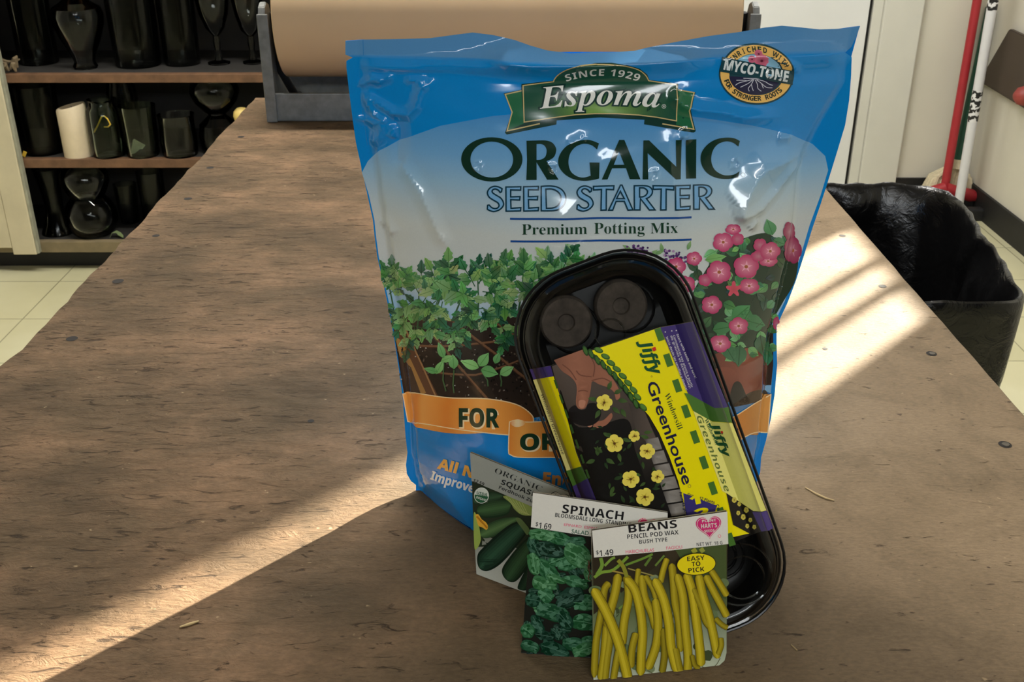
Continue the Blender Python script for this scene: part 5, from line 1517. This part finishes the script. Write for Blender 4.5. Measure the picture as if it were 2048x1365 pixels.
def zuke(pts, col0, col1, lay):
    p = spl(zq(pts)); P_ = np.array(p); cen = P_.mean(0); ux = P_ - cen
    w_, v_ = np.linalg.eigh(ux.T @ ux); ax = v_[:, 0]; hw = np.abs(ux @ ax).max()

    def cf(X, Y):
        q = np.clip(np.abs(((X - cen[0]) * ax[0] + (Y - cen[1]) * ax[1]) / hw - .15), 0, 1)[:, None]
        return np.array(cp(*col1)) * (1 - q) + np.array(cp(*col0)) * q
    # triangulated finely so the roundness prints as a soft band
    n = len(p) // 2
    Q.poly(p, col=tuple(cp(*col0)), layer=lay)
    for k_ in (.8, .6, .4, .2):
        t = 1 - k_; cc_ = tuple(a * k_ + b * t for a, b in zip(cp(*col0), cp(*col1)))
        Q.poly([tuple(cen + (q_ - cen) * np.array([1, 1]) - ax * ((q_ - cen) @ ax) * (1 - k_) - (q_ - cen) * (.05 * t)) for q_ in P_], cc_, lay + .3 * (1 + t))


zuke([(140, 560), (250, 515), (370, 510), (430, 545), (425, 620), (380, 665), (250, 690), (150, 680), (110, 620)], (24, 46, 30), (62, 96, 58), 2)
zuke([(90, 480), (250, 440), (360, 480), (300, 530), (150, 560), (90, 560)], (26, 46, 32), (50, 80, 54), 1.6)
zuke([(150, 790), (300, 710), (460, 680), (510, 700), (400, 790), (280, 860), (190, 880), (140, 850)], (40, 66, 40), (86, 118, 72), 2.5)
zuke([(120, 1040), (180, 960), (330, 820), (470, 730), (560, 760), (580, 830), (500, 940), (400, 1060), (300, 1150), (200, 1190), (130, 1150)], (14, 32, 24), (46, 84, 62), 4)
zuke([(350, 1180), (420, 1060), (540, 920), (640, 850), (700, 900), (660, 1050), (560, 1200), (470, 1290), (390, 1270)], (20, 38, 26), (54, 88, 56), 5)
zuke([(500, 1330), (560, 1200), (640, 1080), (720, 1050), (720, 1300), (600, 1365), (520, 1365)], (20, 38, 28), (44, 70, 48), 6)
Q.poly(spl(zq([(360, 485), (470, 490), (560, 540), (640, 600), (640, 660), (540, 660), (470, 610), (430, 550)])), cp(126, 142, 76), 3)
for i in range(6): Q.line(zq([(390 + i * 30, 495 + i * 10), (450 + i * 28, 560 + i * 18), (520 + i * 20, 640 + i * 5)]), .9, cp(168, 176, 110), 3.6)
Q.poly(spl(zq([(85, 650), (120, 690), (145, 830), (150, 900), (120, 970), (90, 960)])), cp(140, 160, 76), 4)
Q.poly(spl(zq([(100, 660), (130, 655), (160, 700), (200, 730), (220, 770), (205, 800), (170, 780), (130, 760), (110, 700)])), cp(206, 158, 54), 5)
for i in range(9): Q.poly(ell(*zq([(120 + i * 11, 680 + i * 12)])[0], 2.6, 1.8, i * 40, 8), cp(170, 112, 30), 5.6)
Q.poly(spl(zq([(480, 700), (520, 690), (570, 740), (610, 800), (590, 850), (550, 800)])), cp(86, 106, 64), 5.6)
GRY = cp(140, 144, 138)
Q.poly([(941, 905), (1152, 990), (1153, 1052), (1066, 1014), (1000, 985), (944, 962)], GRY, 7)
Q.word('ORGANIC', 'bs', (989, 945), (1083, 983), 10.5, cp(34, 38, 38), 8, -.014)
Q.word('SQUASH', 'sb', (1002, 968), (1074, 995), 10, cp(30, 34, 34), 8)
Q.word('Fordhook Zucchini', 'sb', (998, 977), (1098, 1019), 6.4, cp(44, 48, 48), 8)
Q.word('$2.59', 'sb', (947, 963), (968, 972), 6.5, cp(36, 38, 38), 8)
heart(Q, 1120, 1000, 20, cp(30, 32, 32), 8, 14); heart(Q, 1120, 1000, 17.5, GRY, 9, 14); heart(Q, 1120, 1000, 15, cp(30, 32, 32), 10, 14)
Q.word('PLANT', 'sb', (1107, 990), (1130, 998), 5, GRY, 12)
ux_, uy_ = 964, 991
Q.poly(ell(ux_, uy_, 15, 16, 0, 30), cp(190, 196, 188), 8); Q.poly(ell(ux_, uy_, 13.6, 14.6, 0, 18, 8, 188) , cp(34, 84, 56), 9)
Q.word('USDA', 'sb', (954, 988), (975, 993), 6, cp(34, 84, 56), 9); Q.word('ORGANIC', 'sb', (953, 996), (976, 1004), 4.6, cp(190, 196, 188), 10)
o = tag(Q.build('seed_packet', paper, None, (sq_out, .0012), c(190, 186, 170)), 'squash seed packet with a grey header and zucchini picture, rearmost of the three packets', 'seed packet', 'seed packets before the bag')

# --- spinach (middle)
sp_s = packet_surf((1042, 1308), (1185, 1317), math.radians(11))
W_ = Print(sp_s, .03)
sp_out = [(1066, 985), (1200, 1004), (1335, 1025), (1336, 1090), (1322, 1342), (1187, 1326), (1042, 1308), (1056, 1130)]
W_.poly(sp_out, cp(24, 26, 22), 0)
r3_ = random.Random(21)


def spin(x, y, L, wd_, a, g_, lay):
    """a blistered spinach leaf"""
    ca, sa = math.cos(math.radians(a)), math.sin(math.radians(a))
    pts = []
    for i in range(14):
        q = 2 * math.pi * i / 14; rr_ = 1 + r3_.uniform(-.08, .08)
        u, v = math.cos(q) * L / 2 * rr_, math.sin(q) * wd_ / 2 * rr_
        pts.append((x + u * ca - v * sa, y + u * sa + v * ca))
    W_.poly(spl(pts, 3), cp(*(max(0, v - 22) for v in g_)), lay)
    W_.poly(spl([(x + (p[0] - x) * .93 - 1, y + (p[1] - y) * .93 - 1.2) for p in pts], 3), cp(*g_), lay + .4)
    for i in range(int(L * wd_ / 60) + 2):
        u, v = r3_.uniform(-.38, .38) * L, r3_.uniform(-.36, .36) * wd_
        k_ = r3_.choice([12, 24, -16, 34, -24])
        W_.poly(ell(x + u * ca - v * sa, y + u * sa + v * ca, r3_.uniform(.08, .16) * L, r3_.uniform(.05, .11) * wd_ + .8, a + r3_.uniform(-40, 40), 9), cp(*(max(4, q_ + k_) for q_ in g_)), lay + .8 + r3_.random() * .4)
    W_.line([(x - ca * L * .45, y - sa * L * .45), (x, y - 1), (x + ca * L * .42, y + sa * L * .42)], 1.1, cp(*(v + 40 for v in g_)), lay + 1.3)


SG = [(36, 78, 54), (46, 94, 62), (28, 64, 48), (56, 104, 66), (24, 54, 42)]
for i in range(46): spin(r3_.uniform(1052, 1190), r3_.uniform(1078, 1312), r3_.uniform(16, 30), r3_.uniform(10, 18), r3_.uniform(0, 180), (26, 58, 44) if r3_.random() < .5 else (20, 44, 34), 1 + r3_.random())
for x, y, L, w2, a, g_ in ((1085, 1070, 46, 20, 10, 3), (1120, 1078, 50, 22, 15, 1), (1150, 1085, 40, 18, -10, 0), (1070, 1095, 40, 22, 60, 2), (1100, 1100, 54, 26, 10, 4), (1155, 1112, 54, 36, 30, 3), (1165, 1105, 30, 22, 60, 1), (1118, 1120, 40, 20, -20, 1), (1068, 1128, 40, 22, 80, 3), (1095, 1142, 54, 26, 50, 1), (1112, 1158, 36, 12, 20, 3), (1135, 1130, 36, 20, -10, 1), (1080, 1166, 30, 24, 30, 3), (1100, 1170, 24, 18, 0, 3), (1152, 1165, 46, 20, 20, 1), (1092, 1190, 30, 24, 40, 1), (1066, 1200, 26, 24, 10, 2), (1140, 1195, 52, 30, -25, 4), (1170, 1205, 44, 28, 0, 1), (1105, 1225, 62, 28, 15, 0), (1090, 1218, 44, 22, 10, 3), (1130, 1240, 40, 24, 50, 2), (1170, 1245, 46, 28, 10, 1), (1055, 1262, 26, 24, 40, 1), (1075, 1250, 36, 18, 60, 2), (1060, 1292, 34, 20, 20, 0), (1110, 1300, 54, 26, 20, 2), (1150, 1290, 46, 24, 10, 0), (1168, 1300, 40, 22, -20, 3), (1180, 1282, 30, 18, 0, 1), (1090, 1272, 36, 16, 10, 4), (1178, 1150, 24, 18, 60, 3)):
    spin(x, y, L * 1.15, w2 * 1.2, a, SG[g_], 4 + r3_.random() * 3)
for pts in ([(1176, 1120), (1180, 1140), (1177, 1158), (1186, 1160)], [(1182, 1118), (1176, 1136), (1184, 1150)]): W_.line(spl(pts, 4, False), 1.6, cp(92, 50, 40), 8)
W_.poly([(1066, 985), (1200, 1004), (1335, 1025), (1336, 1096), (1183, 1073), (1062, 1054)], WHT, 10)
W_.word('SPINACH', 'sb', (1124, 1025), (1246, 1040), 17, BK, 11, .0)
W_.word('BLOOMSDALE LONG', 'sb', (1110, 1033), (1205, 1045.5), 8, BK, 11, -.008); W_.word('STANDING', 'sb', (1211, 1046), (1262, 1053), 8, BK, 11, -.008)
W_.word('$', 'sb', (1071, 1051), (1076, 1051.7), 8, BK, 11); W_.word('1.69', 'sb', (1077, 1056), (1102, 1059.5), 12, BK, 11, -.01)
W_.word('EPINARD  ESPINACA', 'x', (1128, 1051), (1208, 1061), 5, PKR, 11); W_.word('SALAD GREENS', 'x', (1143, 1066), (1222, 1075), 8, cp(30, 84, 60), 11, .008)
heart(W_, 1296, 1052, 21, PKR, 11, 8); W_.word('PLANT', 'sb', (1282, 1037), (1306, 1040), 5, WHT, 13)
tag(W_.build('seed_packet', paper, None, (sp_out, .0012), c(200, 196, 185)), 'spinach seed packet with a white header and dark leaves, middle of the three packets', 'seed packet', 'seed packets before the bag')

# --- beans (front)
be_s = packet_surf((1187, 1362), (1453, 1331), math.radians(12))
E_ = Print(be_s, .03)
be_out = [(1183, 1060), (1320, 1041), (1453, 1022), (1455, 1086), (1453, 1306), (1449, 1322), (1438, 1332), (1187, 1362), (1185, 1200)]
E_.poly(be_out, ramp_col([(1080, cp(58, 48, 34)), (1150, cp(44, 42, 30)), (1220, cp(84, 96, 62)), (1300, cp(124, 134, 104)), (1362, cp(170, 176, 158))]), 0)
E_.poly([(1187, 1114), (1330, 1098), (1330, 1120), (1250, 1180), (1187, 1230)], cp(42, 36, 26), 1)
E_.poly([(1320, 1240), (1453, 1220), (1453, 1306), (1449, 1322), (1438, 1332), (1300, 1348)], ramp_col([(1220, cp(96, 108, 78)), (1330, cp(166, 174, 152))]), 1)
E_.poly([(1350, 1100), (1453, 1086), (1453, 1200), (1400, 1180)], cp(66, 80, 44), 1)
for i in range(40):
    x, y = r3_.uniform(1190, 1450), r3_.uniform(1150, 1340); E_.poly(ell(x, y, r3_.uniform(8, 18), r3_.uniform(5, 12), r3_.uniform(0, 180), 12), cp(*r3_.choice([(92, 108, 72), (74, 88, 56), (112, 124, 92), (60, 70, 44)])), 1.4)
zb = zl(1170, 1010, 3.847)
for pts, w2, g_ in (([(70, 560), (130, 520), (220, 500), (330, 400)], 6, (110, 140, 50)), ([(90, 540), (130, 470), (120, 410)], 7, (104, 136, 52)), ([(150, 470), (200, 420), (230, 405)], 5, (110, 140, 56)), ([(310, 465), (430, 420), (520, 380)], 4.5, (96, 128, 48)), ([(460, 470), (510, 400)], 5, (84, 110, 46)), ([(540, 470), (610, 390)], 4, (92, 116, 50)), ([(210, 510), (300, 530), (330, 550)], 3, (150, 130, 60)), ([(330, 490), (470, 530), (530, 548)], 2.4, (140, 130, 70)), ([(260, 800), (300, 770)], 4, (104, 130, 60)), ([(830, 340), (850, 370)], 10, (150, 150, 50)), ([(890, 335), (910, 365)], 9, (140, 146, 60))):
    E_.line(spl(zb(pts), 4, False), w2, cp(*g_), 2.4)


def bean(pts, wz, lay, tone=1.0):
    """one bean pod: dark edge, body, light ridge, drawn in tapering strips"""
    p = spl(zb(pts), 7, False); n = len(p); w0 = wz / 3.847
    prof = [max(.16, min(1, 2.6 * math.sin(math.pi * (i + .25) / (n - .5)) ** .6)) for i in range(n)]
    for f_, g_, dl_, dx in ((1.22, (84, 72, 18), 0, 0), (1.08, (140, 124, 20), .25, 0), (.78, (166, 148, 26), .5, -.4), (.36, (184, 166, 40), .75, -.9)):
        L, R_ = strip([(q[0] + dx, q[1]) for q in p], [w0 * f_ * q for q in prof])
        E_.poly(L + R_[::-1], cp(*(v * tone for v in g_)), lay + dl_)


BN = [([(190, 600), (150, 650), (130, 800), (85, 1050), (70, 1330)], 48, .84), ([(255, 530), (230, 680), (175, 900), (150, 1150), (120, 1355)], 58, .92), ([(165, 900), (190, 1000), (165, 1200), (150, 1350)], 52, .86), ([(320, 540), (335, 700), (300, 900), (285, 1080)], 56, .94), ([(410, 490), (400, 580), (390, 640)], 36, .88), ([(435, 540), (455, 700), (510, 830), (545, 960)], 52, .9), ([(460, 545), (520, 640), (545, 720)], 40, .84), ([(630, 410), (600, 500), (578, 600)], 40, .92), ([(665, 450), (680, 600), (690, 740), (720, 900), (735, 1130)], 52, .86), ([(540, 720), (560, 900), (545, 1080), (480, 1265)], 58, .94), ([(600, 950), (610, 1150), (590, 1290)], 46, .74), ([(705, 530), (750, 700), (765, 900), (790, 1150), (785, 1285)], 58, .95), ([(775, 520), (820, 660), (850, 860), (880, 1100), (890, 1240)], 60, 1.0), ([(830, 640), (890, 780), (930, 900), (985, 960)], 44, .8), ([(870, 530), (900, 680), (945, 830), (985, 1000), (1020, 1180)], 58, .98), ([(925, 540), (980, 650), (1050, 780), (1090, 860)], 50, .92), ([(965, 500), (1030, 600), (1090, 700)], 44, .9), ([(1000, 870), (1050, 920), (1095, 945)], 36, .8), ([(1040, 1020), (1045, 1080), (1020, 1150)], 36, .84), ([(310, 560), (380, 650), (420, 800), (440, 980), (430, 1150), (425, 1310)], 60, .98), ([(390, 980), (360, 1100), (350, 1250)], 48, .86), ([(530, 565), (600, 720), (640, 900), (660, 1100), (710, 1290)], 62, 1.0), ([(690, 1100), (710, 1200), (730, 1290)], 50, .84), ([(258, 1100), (235, 1220), (215, 1345)], 46, .86), ([(60, 640), (150, 800), (235, 1000), (290, 1180), (330, 1350)], 66, 1.0), ([(820, 1150), (840, 1230), (880, 1255)], 32, .76)]
for i, (pts, w2, tn) in enumerate(BN): bean(pts, w2, 3 + i * .42, tn)
for pts in ([(890, 1240), (930, 1255), (1000, 1240), (1040, 1180)], [(590, 1290), (540, 1305), (480, 1275)]): E_.line(spl(zb(pts), 4, False), 1.2, cp(80, 76, 40), 3)
E_.line(spl(zb([(250, 420), (290, 470), (318, 550)]), 4, False), 8, cp(124, 124, 40), 14.4)
E_.poly([(1183, 1060), (1320, 1041), (1453, 1022), (1455, 1087), (1330, 1101), (1187, 1114)], WHT, 16)
E_.word('BEANS', 'sb', (1256.5, 1064.5), (1353, 1054), 15.5, BK, 17, .0)
E_.word('PENCIL POD WAX', 'sb', (1253.5, 1077), (1356, 1067.5), 9, BK, 17, -.01)
E_.word('BUSH TYPE', 'sb', (1277.5, 1086.5), (1333.5, 1081.5), 8, BK, 17, -.012)
E_.word('$', 'sb', (1191.5, 1107.5), (1196.5, 1107), 8, BK, 17); E_.word('1.49', 'sb', (1198, 1111.5), (1226, 1109), 12, BK, 17, -.012)
E_.word('HABICHUELAS', 'x', (1250.5, 1106), (1307, 1102), 6.5, PKR, 17); E_.word('FAGIOLI', 'x', (1331.5, 1098), (1363, 1095.5), 6, PKR, 17)
E_.word('NET WT. 18 G', 'sb', (1392, 1091.5), (1443.5, 1087.5), 7, cp(50, 50, 54), 17, -.014)
heart(E_, 1416, 1051, 25.5, cp(190, 44, 106), 17, -5)
E_.word('PLANT', 'sb', (1402.5, 1043.5), (1430.5, 1041), 5, WHT, 19); E_.word("HART'S", 'sb', (1401, 1055.5), (1432.5, 1052.8), 8.5, WHT, 19, .0); E_.word('SEEDS', 'sb', (1407, 1063.5), (1427.5, 1061.7), 4.8, WHT, 19)
E_.line(ell(1437.5, 1071, 2.8, 2.8, 0, 12), .6, PKR, 17, True)
E_.poly(ell(1391, 1127, 39.5, 22.5, -4, 40), cp(40, 36, 20), 17); E_.poly(ell(1391, 1127, 38, 21, -4, 40), cp(214, 196, 20), 18)
for txt, p0, p1 in (('EASY', (1373, 1121), (1408, 1118)), ('TO', (1382, 1131.5), (1399.5, 1130)), ('PICK', (1375.5, 1144), (1407.5, 1141))): E_.word(txt, 'sb', p0, p1, 9, BK, 19, -.006)
tag(E_.build('seed_packet', paper, None, (be_out, .0012), c(200, 196, 185)), 'bean seed packet with a white header and yellow pods, frontmost of the three packets', 'seed packet', 'seed packets before the bag')
